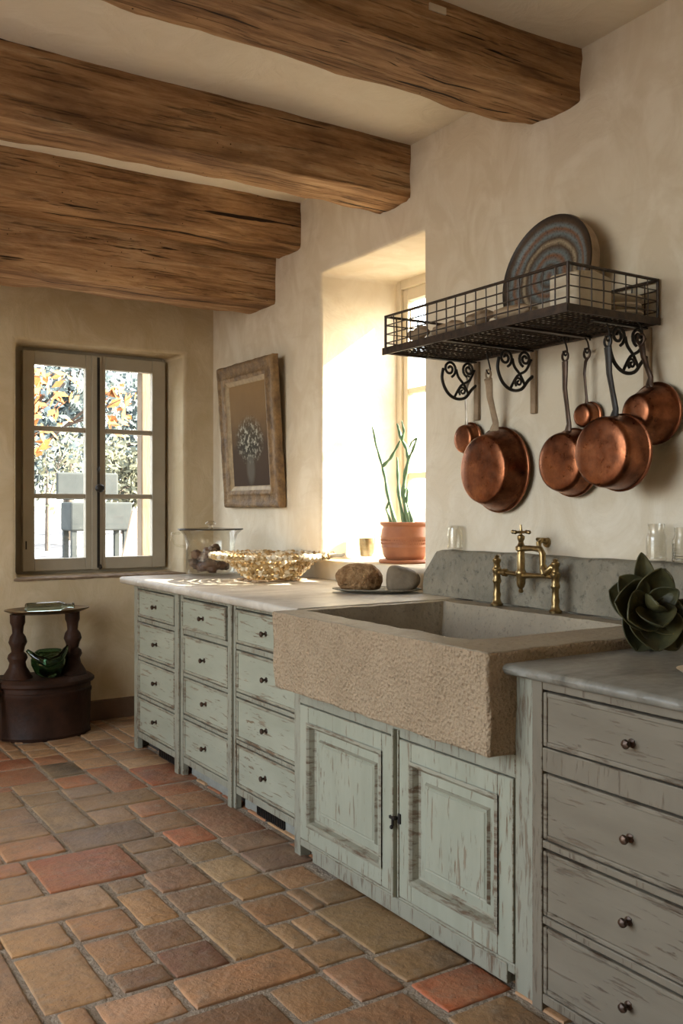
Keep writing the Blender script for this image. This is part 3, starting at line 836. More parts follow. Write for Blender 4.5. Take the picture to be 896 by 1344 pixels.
# ------------------------------------------------------------------ brass bridge tap
tp = root('bridge_tap', 'aged brass bridge tap on the back rim of the stone sink', 'tap', (2.455, 2.54, .923))
TX, YA, YB, ZB = 2.455, 2.735, 2.425, .9235
for y in (YA, YB):
    b = MB(); Mx = Matrix.Translation((TX, y, ZB))
    b.lathe([(0, 0), (.023, 0), (.024, .008), (.017, .014), (.013, .03), (.016, .045), (.0125, .055), (.0125, .085), (.017, .092), (.017, .10), (.014, .106), (.014, .125), (.018, .131), (.018, .142), (.0125, .148), (.012, .165), (.016, .170), (.016, .180), (.008, .186), (.010, .192), (0, .198)], 16, Mx)
    b.build('pillar', M['old_brass'], tp, smooth=40)
b = MB(); b.tube([(TX, YA, ZB + .128), (TX, 2.66, ZB + .13), (TX, 2.58, ZB + .125), (TX, 2.49, ZB + .13), (TX, YB, ZB + .128)], [.009, .0085, .011, .0085, .009], 12)
b.lathe([(.008, -.012), (.015, -.008), (.015, .008), (.008, .012)], 14, Matrix.Translation((TX, 2.69, ZB + .13)) @ Matrix.Rotation(PI / 2, 4, 'X'))
b.build('bridge', M['old_brass'], tp, smooth=40)
b = MB(); Mx = Matrix.Translation((TX, 2.602, ZB))
b.lathe([(0, .058), (.008, .06), (.010, .068), (.006, .074), (.013, .082), (.017, .095), (.017, .125), (.020, .13), (.020, .14), (.015, .146), (.014, .215), (.021, .220), (.021, .232), (.013, .238), (.009, .25), (.014, .262), (.014, .272), (.006, .278), (.006, .292), (0, .294)], 16, Mx)
b.build('valve_column', M['old_brass'], tp, smooth=40)
b = MB(); b.tube([(TX - .005, 2.640, ZB + .287), (TX + .005, 2.564, ZB + .287)], .005, 8); b.tube([(TX - .03, 2.600, ZB + .287), (TX + .03, 2.604, ZB + .287)], .005, 8)
for p in ((TX - .005, 2.640), (TX + .005, 2.564), (TX - .03, 2.600), (TX + .03, 2.604)): b.blob((p[0], p[1], ZB + .287), .008, 1, .05, 8, 6)
b.tube([(TX, 2.602, ZB + .285), (TX, 2.602, ZB + .315)], [.006, .003], 8); b.build('cross_handle', M['old_brass'], tp, smooth=40)
b = MB(); b.tube([(TX, 2.602, ZB + .226), (TX, 2.54, ZB + .228), (TX, 2.50, ZB + .226), (TX, 2.49, ZB + .21), (TX, 2.49, ZB + .15), (TX, 2.483, ZB + .135)], [.012, .010, .012, .013, .010, .012], 12)
b.tube([(TX, 2.485, ZB + .165), (TX - .005, 2.465, ZB + .142), (TX, 2.44, ZB + .165), (TX, 2.43, ZB + .16)], [.012, .015, .012, .009], 12)
b.build('spout', M['old_brass'], tp, smooth=40)
b = MB(); p = at(718, 712, X=WX)
b.tube([p + V((.0, 0, 0)), p + V((-.03, 0, .01)), p + V((-.045, .0, .0)), p + V((-.045, 0, -.03))], [.012, .010, .011, .009], 10); b.tube([p + V((-.02, .035, .012)), p + V((-.02, -.02, .012))], .007, 8)
b.lathe([(0, 0), (.02, 0), (.018, .008), (0, .01)], 14, Matrix.Translation(p) @ Matrix.Rotation(-PI / 2, 4, 'Y'))
tag(b.build('wall_spigot', M['old_brass'], smooth=40), 'small dull brass spigot on the plaster above the backsplash', 'tap')

# ------------------------------------------------------------------ wire rack on scroll brackets
RX0, RX1, RY0, RY1, RZ0, RZ1 = 2.165, 2.588, 2.085, 3.07, 1.925, 2.066
rk = root('wire_rack', 'rusty wire basket rack on scroll brackets above the copper pans', 'rack', (2.4, 2.58, RZ0))
b = MB()
for z, r in ((RZ0, .009), (RZ1, .0055)):
    b.tube([(RX0, RY0, z), (RX1, RY0, z), (RX1, RY1, z), (RX0, RY1, z)][0:2], r, 8); b.tube([(RX1, RY0, z), (RX1, RY1, z)], r, 8)
    b.tube([(RX1, RY1, z), (RX0, RY1, z)], r, 8); b.tube([(RX0, RY1, z), (RX0, RY0, z)], r, 8)
for (x, y) in ((RX0, RY0), (RX1, RY0), (RX1, RY1), (RX0, RY1)): b.tube([(x, y, RZ0), (x, y, RZ1 + .004)], .0055, 8)
b.box(RX0 - .010, RX0 - .004, RY0 - .01, RY1 + .01, RZ0 - .012, RZ0 + .016); b.box(RX0 - .01, RX1, RY0 - .012, RY0 - .006, RZ0 - .012, RZ0 + .012)
b.build('frame', M['rusty_wire'], rk, smooth=40)
def wires(lst, r=.0024):
    b = MB()
    for p, q in lst:
        p, q = V(p), V(q); m = (p + q) / 2 + V((random.uniform(-1, 1), random.uniform(-1, 1), random.uniform(-1, 1))) * .0025
        b.tube([p, m, q], r * random.uniform(.85, 1.25), 5, cap=False)
    return b
ls = []
for k in range(1, 18):
    y = RY0 + (RY1 - RY0) * k / 18
    ls += [((RX0, y, RZ0), (RX0, y, RZ1)), ((RX1, y, RZ0), (RX1, y, RZ1))]
for k in range(1, 8):
    x = RX0 + (RX1 - RX0) * k / 8
    ls += [((x, RY0, RZ0), (x, RY0, RZ1)), ((x, RY1, RZ0), (x, RY1, RZ1))]
for k in range(1, 4):
    z = RZ0 + (RZ1 - RZ0) * k / 4
    ls += [((RX0, RY0, z), (RX0, RY1, z)), ((RX1, RY0, z), (RX1, RY1, z)), ((RX0, RY0, z), (RX1, RY0, z)), ((RX0, RY1, z), (RX1, RY1, z))]
wires(ls).build('side_mesh', M['rusty_wire'], rk, smooth=60)
ls = []
for k in range(1, 40):
    y = RY0 + (RY1 - RY0) * k / 40; ls.append(((RX0, y, RZ0 - .002), (RX1, y, RZ0 - .002)))
for k in range(1, 17):
    x = RX0 + (RX1 - RX0) * k / 17; ls.append(((x, RY0, RZ0 + .002), (x, RY1, RZ0 + .002)))
b = wires(ls, .0023)
for y in (RY0 + .30, RY0 + .62): b.box(RX0, RX1, y - .012, y + .012, RZ0 - .010, RZ0 - .005)
b.build('bottom_mesh', M['rusty_wire'], rk, smooth=60)
def spiral(c, r0, r1, a0, turns, y, n=26):
    return [V((c[0] + (r0 + (r1 - r0) * k / n) * math.cos(a0 + turns * 2 * PI * k / n), y, c[1] + (r0 + (r1 - r0) * k / n) * math.sin(a0 + turns * 2 * PI * k / n))) for k in range(n + 1)]
for y in (3.01, 2.675, 2.13):
    zt = RZ0 - .012; xw = WX - .006
    b = MB()
    br = MB(); br.box(xw - .010, xw + .005, y - .014, y + .014, zt - .245, zt)
    b.box(RX0 + .16, xw, y - .008, y + .008, zt - .006, zt)
    F = ((0, 1, 0), 1.6)
    b.tube(spiral((2.545, zt - .036), .006, .032, 0, 1.7, y), .0055, 7)
    b.tube(spiral((2.445, zt - .040), .006, .034, PI, -1.7, y), .0055, 7)
    b.tube(curve_pts([V((2.411, y, zt - .040)), V((2.405, y, zt - .085)), V((2.43, y, zt - .135)), V((2.475, y, zt - .160)), V((2.525, y, zt - .155)), V((2.56, y, zt - .12)), V((2.585, y, zt - .10))]), .0065, 7)
    b.tube(curve_pts([V((2.577, y, zt - .036)), V((2.55, y, zt - .08)), V((2.505, y, zt - .105)), V((2.47, y, zt - .155))]), .0055, 7)
    b.tube(curve_pts([V((2.479, y, zt - .04)), V((2.49, y, zt - .07)), V((2.52, y, zt - .10)), V((2.545, y, zt - .14))]), .0055, 7)
    b.tube(spiral((2.512, zt - .128), .004, .02, PI / 2, 1.4, y, 18), .0045, 7)
    bo = b.build('bracket', M['black_iron'], rk, smooth=50)
    br.build('strap', M['driftwood'], bo, bevel=.003)

# things on the rack ------------------------------------------------
pl = tag(None or bpy.data.objects.new('stoneware_plate', None), 'large ringed stoneware plate leaning on the wall in the rack', 'plate')
C.objects.link(pl)
b = MB()
R_ = .222
b.lathe([(0, .0), (.06, .001), (.12, .003), (.165, .006), (.178, .012), (.205, .020), (R_, .026), (R_ + .002, .021)], 64)
lean = math.radians(9)
Mp = Matrix.Translation((2.50, 2.50, 2.155)) @ Matrix.Rotation(lean, 4, 'Y') @ Matrix.Rotation(-PI / 2, 4, 'Y')
pl.matrix_world = Mp; ORG[pl] = V((0, 0, 0))
b.build('face', M['plate_glaze'], pl, smooth=40)
b = MB(); b.lathe([(R_ + .002, .021), (R_ + .004, .012), (R_ - .002, -.022), (R_ - .03, -.030), (.12, -.030), (0, -.028)], 64)
b.build('underside', M['driftwood'], pl, smooth=40)

def bowl(name, p, r, h, mat, label, cat, group=None, n=28, wob=.02):
    b = MB(); t = .005
    b.lathe([(0, 0), (r * .42, 0), (r * .45, .004), (r * .8, h * .45), (r, h), (r - t, h), (r * .8 - t, h * .5), (r * .4, .010), (0, .009)], n, Matrix.Translation(p), wob=wob)
    return tag(b.build(name, mat, smooth=45), label, cat, group)
zr = RZ0 + .0065
bowl('bowl', (2.33, 2.33, zr), .075, .06, M['cream_china'], 'cream bowl at the front of the rack before the ringed plate', 'bowl')
bowl('bowl', (2.35, 2.66, zr), .07, .055, M['cream_china'], 'cream bowl in the rack, left of the ringed plate', 'bowl')
bowl('bowl', (2.33, 2.86, zr), .06, .075, M['frosted_glass'], 'pale cup near the window end of the rack', 'cup')
for k, (r, z) in enumerate(((.082, 0), (.076, .027), (.078, .054))):
    b = MB(); Mz = Matrix.Translation((2.50, 2.178, zr + z))
    b.lathe([(0, 0), (r * .6, 0), (r, .02), (r, .026), (r * .95, .026), (r * .55, .008), (0, .008)], 32, Mz)
    tag(b.build('dish', M['cream_china'], smooth=40), ('lowest cream dish of the pile at the near end of the rack', 'middle cream dish of the pile at the near end of the rack', 'topmost cream dish of the pile at the near end of the rack')[k], 'dish', 'cream dishes piled in the rack')
for k, (x, y, rr, hh, lb) in enumerate(((2.36, 2.98, .05, .08, 'cream cup at the far end of the rack'), (2.49, 2.83, .06, .07, 'cream cup at the back of the rack near the window'), (2.34, 2.475, .05, .08, 'cream cup standing in the rack under the ringed plate'))):
    bowl('cup', (x, y, zr), rr, hh, M['cream_china'], lb, 'cup', 'cream cups in the wire rack')
b = MB(); b.sweep([[V((2.225 + .17 * s, 2.105 + .003 * math.sin(s * 8), zr + h)) for s, h in ((0, 0), (1, 0), (1, .12), (.5, .135), (0, .125))], [V((2.225 + .17 * s, 2.23, zr + h)) for s, h in ((0, 0), (1, 0), (1, .128), (.5, .143), (0, .13))]])
tag(b.build('folded_cloth', M['linen'], bevel=.012, seg=3, smooth=60), 'folded cream linen standing in the near corner of the rack', 'cloth')
# pieces of driftwood along the front
for k, (y, L, z) in enumerate(((2.40, .17, .02), (2.57, .13, .03), (2.75, .18, .02), (2.93, .12, .03))):
    b = MB(); pts = [V((2.225 + .03 * noise.noise(V((k * 3.3, s * .9, 0))), y + (s / 6 - .5) * L, zr + z + .022 + .02 * noise.noise(V((k * 5.1, 0, s * .8))))) for s in range(7)]
    b.tube(pts, [.009, .021, .026, .022, .027, .019, .009], 8)
    tag(b.build('driftwood', M['driftwood'], smooth=60), ('driftwood stick in the rack, just before the plate', 'driftwood stick in the rack, under the plate rim', 'longest driftwood stick, midway along the rack front', 'short driftwood stick at the window end of the rack')[k], 'driftwood', 'driftwood pieces in the wire rack')

# ------------------------------------------------------------------ copper pans
def pan(label, xr, y, z, R, rb, h, hand, name='copper_pan', htype='iron', hookx=None, tilt=0, lid=False, cat='pan'):
    """mouth to the wall at x = xr, base towards the room; hand = (top y, top z, width)"""
    rt = root(name, label, cat, (xr, y, z), 'copper pans hanging under the wire rack')
    Mx = Matrix.Translation((xr, y, z)) @ Matrix.Rotation(tilt, 4, 'Y') @ Matrix.Rotation(-PI / 2, 4, 'Y')
    b = MB(); t = .003
    ro = min(.02, h * .3)
    prof = [(0, h + .002), (rb * .6, h + .0015), (rb - ro * .6, h), (rb - ro * .15, h - ro * .25), (rb + .002, h - ro)]
    for k in range(1, 5): prof.append((rb + (R - rb) * (k / 5) ** .8, (h - ro) * (1 - k / 5)))
    prof += [(R, .007), (R + .005, .005), (R + .006, .001), (R + .005, -.003), (R - t, -.002)]
    b.lathe(prof, 48, Mx); b.build('body', M['aged_copper'], rt, smooth=50)
    b = MB(); b.lathe([(R - t, -.002), (R - t, .002), (rb - .004, h - ro), (rb - ro, h - .006), (0, h - .006)], 48, Mx); b.build('lining', M['tinned_lining'], rt, smooth=50)
    ty, tz, w = hand
    up = V((0, ty - y, tz - (z + R))).normalized()
    p0 = V((xr - h * .28, y, z + R - .028)); p1 = V((xr - .022, y + .1 * (ty - y), z + R + .02)); p3 = V((hookx or xr - .03, ty, tz)); p2 = p1.lerp(p3, .5) + V((-.012, 0, 0))
    mat = {'iron': M['brown_iron'], 'steel': M['steel_handle'], 'copper': M['driftwood'], 'black': M['black_iron']}[htype]
    b = MB()
    pts = [p0, p0.lerp(p1, .5) + V((-.004, 0, 0)), p1, p1.lerp(p2, .5), p2, p2.lerp(p3, .5), p3 - up * .03]
    b.tube(pts, [w * 1.2, w * 1.15, w * .8, w * .72, w * .8, w * .95, w * 1.05], 10, flat=((1, 0, 0), .38))
    eye = [p3 - up * .012 + V((0, math.cos(a) * .014, math.sin(a) * .018)) for a in [2 * PI * k / 16 for k in range(16)]]
    b.tube(eye, .0045, 7, closed=True); b.build('handle', mat, rt, smooth=50)
    b = MB()
    for s in (-1, 1): b.blob(p0 + V((-.006, s * w * .5, -.002)), .0065, 1, .05, 8, 6)
    b.blob(p0 + V((-.006, 0, .016)), .0065, 1, .05, 8, 6)
    b.build('rivets', mat, rt, smooth=50)
    # hook from the eye to the rack
    hb = MB(); top = V((p3.x, ty, RZ0 - .004)); e = p3
    hb.tube(curve_pts([top + V((.016, 0, -.014)), top + V((.014, 0, .003)), top + V((0, 0, .007)), top + V((-.008, 0, -.006)), e + V((.004, 0, .03)), e + V((.010, 0, .004)), e + V((0, 0, -.010)), e + V((-.012, 0, .006))], 4), .0032, 7)
    ho = hb.build('hook', M['black_iron'], smooth=50)
    tag(ho, {'largest': 'iron hook carrying the largest copper frying pan'}.get('', 'iron hook holding the ' + label.split(',')[0]), 'hook', 'iron hooks under the wire rack')
pan('small copper pan half hidden at the left behind the largest one', 2.575, 3.035, 1.59, .066, .058, .045, (3.025, 1.86, .009), htype='steel', hookx=2.56)
pan('largest copper frying pan, hanging at the left', 2.572, 2.85, 1.455, .168, .138, .095, (2.835, 1.845, .022), htype='copper', hookx=2.50)
pan('middle copper saucepan with the long curved iron handle', 2.572, 2.452, 1.468, .122, .108, .075, (2.44, 1.865, .015), htype='iron', hookx=2.52)
pan('tiny copper measuring pan peeping out above the middle saucepan', 2.582, 2.375, 1.634, .046, .042, .05, (2.378, 1.87, .008), htype='iron', hookx=2.565)
pan('round deep copper saucepan in front of its neighbours', 2.45, 2.125, 1.484, .124, .115, .098, (2.13, 1.86, .016), htype='black', hookx=2.395)
pan('small copper saucepan hanging rightmost under the rack', 2.572, 2.082, 1.617, .100, .062, .100, (2.10, 1.875, .014), htype='iron', hookx=2.52)

# ------------------------------------------------------------------ picture on the wall
pc = bpy.data.objects.new('framed_painting', None); C.objects.link(pc)
tag(pc, 'flower painting in a worn gilt wooden frame on the long wall', 'picture')
pc.matrix_world = Matrix.Translation((2.545, 5.02, 1.738)) @ Matrix.Rotation(math.radians(-3.6), 4, 'Y'); ORG[pc] = V((0, 0, 0))
PW, PH, fw = .365, .435, .115
def fr(ins, x): return [V((x, -PW + ins, -PH + ins)), V((x, PW - ins, -PH + ins)), V((x, PW - ins, PH - ins)), V((x, -PW + ins, PH - ins))]
b = MB(); prof = [(0, .022), (0, -.012), (.008, -.022), (.022, -.024), (.034, -.014), (.07, -.016), (.082, -.024), (fw - .012, -.018)]
NS = 24
for (i0, xa), (i1, xb) in zip(prof, prof[1:]):
    A, B = fr(i0, xa), fr(i1, xb)
    for k in range(4):
        k2 = (k + 1) % 4
        def fn(s, t, A=A, B=B, k=k, k2=k2):
            p = A[k].lerp(A[k2], s).lerp(B[k].lerp(B[k2], s), t); return p + V((.004 * noise.noise(p * 22), .004 * noise.noise(p * 14 + V((3, 0, 0))), .004 * noise.noise(p * 14 + V((0, 5, 0)))))
        b.grid(fn, NS, 2)
b.build('frame', M['gilt_wood'], pc, weld=True, smooth=50)
b = MB(); prof = [(fw - .014, -.018), (fw - .008, -.014), (fw + .012, -.006), (fw + .016, -.002)]
for (i0, xa), (i1, xb) in zip(prof, prof[1:]):
    A, B = fr(i0, xa), fr(i1, xb)
    for k in range(4): b.add([A[k], A[(k + 1) % 4], B[(k + 1) % 4], B[k]], [(0, 1, 2, 3)])
b.build('slip', M['pale_gilt'], pc)
b = MB(); b.add(fr(fw + .010, -.002), [(0, 1, 2, 3)]); b.add(fr(fw + .010, .012), [(0, 1, 2, 3)]); b.build('canvas', M['flower_canvas'], pc)
b = MB(); b.add(fr(.004, .020), [(0, 1, 2, 3)]); b.build('backing', M['dark_oak'], pc)

# ------------------------------------------------------------------ window sill: pot with tall stems, glass
SILL = 1.0275
px_, py_ = 2.80, 3.80
cp = root('potted_cactus', 'tall thin green cactus stems in a banded terracotta pot on the sill', 'potted plant', (px_, py_, SILL))
Mx = Matrix.Translation((px_, py_, SILL))
b = MB(); b.lathe([(0, 0), (.128, 0), (.135, .008), (.13, .016), (.118, .018), (.112, .012), (0, .012)], 40, Mx); b.build('saucer', M['terracotta_pot'], cp, smooth=40)
b = MB()
pf = [(0, .013), (.088, .013), (.098, .018), (.110, .04), (.118, .075), (.120, .078), (.1205, .082), (.119, .085), (.122, .125), (.124, .128), (.1235, .133), (.121, .136), (.117, .165), (.112, .176), (.112, .182), (.122, .188), (.126, .196), (.124, .203), (.112, .204), (.104, .190), (.100, .172), (0, .172)]
b.lathe(pf, 48, Mx)
for k in range(60):   # stamped band of small lozenges
    a = 2 * PI * k / 60
    for r_, zz_ in ((.1205, .098), (.1215, .113)):
        b.blob(Mx @ V((r_ * math.cos(a + (zz_ > .1) * .05), r_ * math.sin(a + (zz_ > .1) * .05), zz_)), .0048, k, .1, 6, 4, (.7, .7, 1))
b.build('pot', M['terracotta_pot'], cp, smooth=40)
b = MB(); b.lathe([(0, .178), (.06, .176), (.1005, .173)], 24, Mx, wob=.0); b.build('soil', M['potting_soil'], cp)
def stem(pts, r, name='stem'):
    b = MB(); fine = []; rr = []
    P = [V(p) for p in pts]
    for i in range(len(P) - 1):
        for s in range(6):
            t = s / 6; fine.append(P[i].lerp(P[i + 1], t)); q = (i + t) / (len(P) - 1)
            rr.append(r * (1.0 - .45 * q) * (1 + .22 * math.sin(s / 6 * 2 * PI)))
    fine.append(P[-1]); rr.append(r * .3)
    b.tube(fine, rr, 8); b.build(name, M['cactus_green'], cp, smooth=60)
def sp(px, py, X): return at(px, py, X=X)
zb = SILL + .168
stem([(2.78, 3.845, zb), sp(509, 650, 2.775), sp(505, 625, 2.775), sp(500, 605, 2.77), sp(494, 585, 2.77), sp(488, 558, 2.765)], .0105)
stem([sp(502, 612, 2.77), sp(512, 602, 2.775), sp(520, 588, 2.78), sp(525, 578, 2.78)], .009)
stem([(2.80, 3.80, zb), sp(523, 650, 2.80), sp(522, 628, 2.80), sp(521, 600, 2.79)], .0105)
stem([(2.82, 3.79, zb), sp(529, 650, 2.81), sp(531, 625, 2.81), sp(536, 602, 2.81), sp(533, 588, 2.81), sp(526, 575, 2.80), sp(521, 556, 2.80)], .0125)
stem([sp(527, 578, 2.80), sp(530, 566, 2.80), sp(527, 552, 2.80)], .008)
stem([sp(535, 604, 2.81), sp(541, 592, 2.81), sp(547, 575, 2.81), sp(540, 580, 2.81), sp(536, 590, 2.81)], .007)
stem([(2.84, 3.775, zb), sp(533, 660, 2.82), sp(535, 645, 2.82), sp(534, 640, 2.82)], .009)
stem([(2.76, 3.85, zb), sp(507, 668, 2.77), sp(511, 655, 2.77)], .008)
gl = tag(None or bpy.data.objects.new('glass_tumbler', None), 'gold flecked glass tumbler on the sill beside the terracotta pot', 'glass'); C.objects.link(gl)
gp = at(481, 733, Z=SILL + .001); gl.location = gp; ORG[gl] = V(gp)
b = MB(); b.lathe([(0, 0), (.03, 0), (.037, .006), (.045, .08), (.047, .15), (.0445, .15), (.042, .08), (.034, .010), (0, .009)], 28, Matrix.Translation(gp)); b.build('glass', M['frosted_glass'], gl, smooth=40)
b = MB(); b.lathe([(0, .011), (.033, .012), (.0405, .075), (.041, .11), (0, .112)], 28, Matrix.Translation(gp)); b.build('filling', M['gold_fleck'], gl, smooth=40)

# ------------------------------------------------------------------ worktop things
CT = .926
# big glass pot with cones
gp = V((2.22, 4.86, CT))
gj = root('glass_pot', 'lidded clear glass pot of cones at the far worktop end', 'pot', gp)
b = MB(); b.lathe([(0, 0), (.105, 0), (.13, .012), (.138, .04), (.136, .17), (.150, .225), (.176, .250), (.176, .255), (.148, .236), (.131, .18), (.133, .04), (.125, .016), (0, .008)], 44, Matrix.Translation(gp)); b.build('body', M['clear_glass'], gj, smooth=40)
b = MB(); b.lathe([(.178, .252), (.181, .256), (.178, .260), (.10, .262), (.03, .266), (.012, .268), (.012, .276), (.028, .284), (.030, .292), (.018, .302), (0, .304)], 36, Matrix.Translation(gp)); b.build('lid', M['clear_glass'], gj, smooth=40)
b = MB(); b.tube([gp + V((-.165, .04, .235)), gp + V((-.205, .06, .232)), gp + V((-.21, .06, .20)), gp + V((-.185, .05, .165)), gp + V((-.14, .03, .16))], .007, 8); b.build('handle', M['clear_glass'], gj, smooth=50)
b = MB(); b.tube([gp + V((.180 * math.cos(2 * PI * k / 40), .180 * math.sin(2 * PI * k / 40), .256)) for k in range(40)], .004, 6, closed=True); b.build('rim_band', M['black_iron'], gj, smooth=50)
b = MB()
for k in range(80):
    a = random.uniform(0, 2 * PI); r = .102 * math.sqrt(random.random()); z = random.uniform(.034, .15 if r < .06 else .12)
    b.blob(gp + V((r * math.cos(a), r * math.sin(a), z)), .026, k, .5, 8, 6, (1, 1.3, .8), Matrix.Rotation(a, 3, 'Z'))
cn = tag(b.build('cones', M['pine_cone'], smooth=40), 'brown dried cones heaped inside the glass pot', 'cones'); cn['kind'] = 'stuff'

# openwork bowl on a low trivet
bp = V((2.31, 4.30, CT))
tv = root('trivet', 'thin reddish wooden trivet under the golden openwork bowl', 'trivet', bp)
for k in range(3):
    b = MB(); b.box(bp.x - .15, bp.x + .15, bp.y - .11 + k * .085, bp.y - .06 + k * .085, CT, CT + .009); b.build('slat', M['driftwood'], tv, bevel=.003)
ob = root('openwork_bowl', 'wide golden openwork bowl of knobbly beads on the sunlit worktop', 'bowl', bp + V((0, 0, .01)))
b = MB(); zt = CT + .0105
prof = [(.10, .005), (.125, .012), (.152, .026), (.172, .044), (.19, .062), (.207, .08), (.232, .096), (.262, .108), (.292, .116), (.315, .120)]
for i, (r, z) in enumerate(prof):
    n = int(2 * PI * r / .026)
    for k in range(n):
        a = 2 * PI * (k + .5 * (i % 2)) / n
        R3 = Matrix.Rotation(a, 3, 'Z') @ Matrix.Rotation(random.uniform(-.6, .6), 3, 'X')
        b.blob((bp.x + r * math.cos(a), bp.y + r * math.sin(a), zt + z + random.uniform(-.003, .004)), 0.0142 * random.uniform(.8, 1.2), k + i * 50, .5, 7, 5, (.85, 1.15, .9), R3, mi=1 if random.random() < (.25 if i < 7 else .5) else 0)
for (r, z) in ((.10, .004), (.165, .036), (.215, .085), (.318, .117)):
    b.tube([(bp.x + r * math.cos(2 * PI * k / 48), bp.y + r * math.sin(2 * PI * k / 48), zt + z) for k in range(48)], .004, 6, closed=True)
b.lathe([(0, .002), (.105, .002), (.105, .008), (0, .008)], 32, Matrix.Translation((bp.x, bp.y, zt)))
b.build('woven_body', [M['woven_gold'], M['pale_bead']], ob, smooth=60)
hd = at(437, 737, X=2.43); e0 = V((bp.x + .318 * .62, bp.y - .318 * .78, zt + .118))
b = MB(); b.tube([e0 + V((-.03, .03, 0)), e0, e0 + V((.02, -.03, .008)), e0 + V((.035, -.06, .006)), e0 + V((.05, -.075, .016))], [.008, .011, .009, .010, .006], 8); b.build('handle', M['pale_bead'], ob, smooth=60)

# bread on a plate
pp = at(497, 777, Z=CT); pp = V((2.375, 3.435, CT))
bd = root('plate', 'shallow stoneware plate under the brown bread loaf', 'plate', pp)
Rz = Matrix.Translation(pp) @ Matrix.Rotation(math.radians(-40), 4, 'Z')
b = MB(); b.lathe([(0, 0), (.10, 0), (.14, .010), (.152, .014), (.152, .018), (.135, .016), (.10, .008), (0, .007)], 40, Rz, sx=1.32, sy=.72); b.build('dish', M['grey_stone'], bd, smooth=40)
Rb = Matrix.Rotation(math.radians(-40), 3, 'Z')
def loaf(c, sx, sy, sz, seed, power, lump, slope=0):
    b = MB(); nu, nv = 40, 24
    sg = lambda v, e: math.copysign(abs(v) ** e, v)
    def fn(s_, t_):
        a = 2 * PI * s_; ph = -PI / 2 + PI * t_
        p = V((sx * sg(math.cos(ph), power) * sg(math.cos(a), power), sy * sg(math.cos(ph), power) * sg(math.sin(a), power), sz * sg(math.sin(ph), .8)))
        q = p * 26 + V((seed, seed * 2, 0))
        k = 1 + lump * (noise.noise(q * .45) + .5 * noise.noise(q) + .3 * noise.noise(q * 2.3))
        if slope: p.z *= 1 - slope * (p.x / sx)
        p = Rb @ (p * k) + c; p.z = max(p.z, pp.z + .012); return p
    b.grid(fn, nu, nv); return b
b = loaf(pp + Rb @ V((-.078, 0, .060)), .10, .07, .066, 4, .86, .15)
tag(b.build('bread_loaf', M['bread_crust'], weld=True, smooth=75), 'crusty brown bread loaf in front of the greyish heel of bread', 'bread')
b = loaf(pp + Rb @ V((.116, .015, .055)), .076, .055, .058, 9, .6, .06, .35)
tag(b.build('bread_heel', M['grey_crust'], weld=True, smooth=75), 'greyish shaded heel of bread beside the brown loaf', 'bread')

# small glasses on the backsplash ledge
def gtumbler(name, p, prof, mat, label, cat):
    b = MB(); b.lathe(prof, 32, Matrix.Translation(p)); return tag(b.build(name, M[mat], smooth=40), label, cat)
gtumbler('glass_tumbler', V((2.563, 3.12, 1.126)), [(0, 0), (.030, 0), (.034, .004), (.036, .05), (.030, .09), (.018, .100), (0, .102), (0, .098), (.016, .096), (.027, .088), (.033, .05), (.031, .006), (0, .004)], 'clear_glass', 'upturned clear tumbler at the left end of the backsplash', 'glass')
jp = at(861, 740, X=2.556); jp = V((2.556, jp.y, 1.126))
jar = [(0, 0), (.031, 0), (.034, .004)]
for k in range(7): jar += [(.0345, .010 + k * .009), (.0325, .0145 + k * .009)]
jar += [(.033, .076), (.028, .088), (.026, .098), (.0275, .118), (.029, .122), (.0265, .122), (.0235, .098), (.026, .086), (.030, .074), (.0305, .008), (0, .006)]
gtumbler('glass_jar', jp, jar, 'clear_glass', 'clear ribbed glass jar behind the dark succulent', 'jar')
jp2 = at(896, 740, X=2.556)
gtumbler('glass_jar', V((2.556, jp2.y, 1.126)), [(r * 1.0, z * .92) for r, z in jar], 'frosted_glass', 'frosted ribbed jar cut by the right picture edge', 'jar')
bowl('saucer', (1.98, 1.445, .8895), .075, .018, M['cream_china'], 'small cream saucer on the grey worktop by the right edge', 'saucer')

# ------------------------------------------------------------------ dark succulent on the grey worktop
pb = V((2.235, 1.795, .8895))
pb = pb - V((CS, -SN, 0)) * .03
su = root('succulent', 'dark green succulent with broad cupped leaves on the grey worktop', 'plant', pb)
VF = V((SN, CS, 0)); VR = V((CS, -SN, 0)); UP = V((0, 0, 1))
ctr = pb + UP * .125
def leaf(c0, d, face, L, W, cup=.35, curl=.25):
    d = d.normalized(); face = (face - d * face.dot(d)).normalized(); side = d.cross(face)
    b = MB()
    def fn(s, t):
        w = W * (math.sin(PI * min(1, .06 + .94 * t) ** .75)) ** .65 if t < 1 else 0
        a = (s - .5) * 2
        return c0 + d * (L * t) + side * (a * w) + face * (cup * w * a * a * 1.2 + curl * L * t * t - .06 * L * math.sin(PI * t)) + face * .004 * noise.noise(V((s * 5, t * 5, L * 40)))
    b.grid(fn, 10, 14)
    o = b.build('leaf', M['succulent_leaf'], su, smooth=80, solid=.005, sub=1); return o
b = MB(); b.tube([pb + V((.01, .0, 0)), pb + V((.012, .01, .06)), ctr], [.016, .013, .010], 8); b.tube([ctr, ctr + VR * .06 + UP * .012, ctr + VR * .12 + UP * .02], [.009, .008, .006], 8); b.build('stem', M['leaf_rim'], su, smooth=60)
toward = -VF
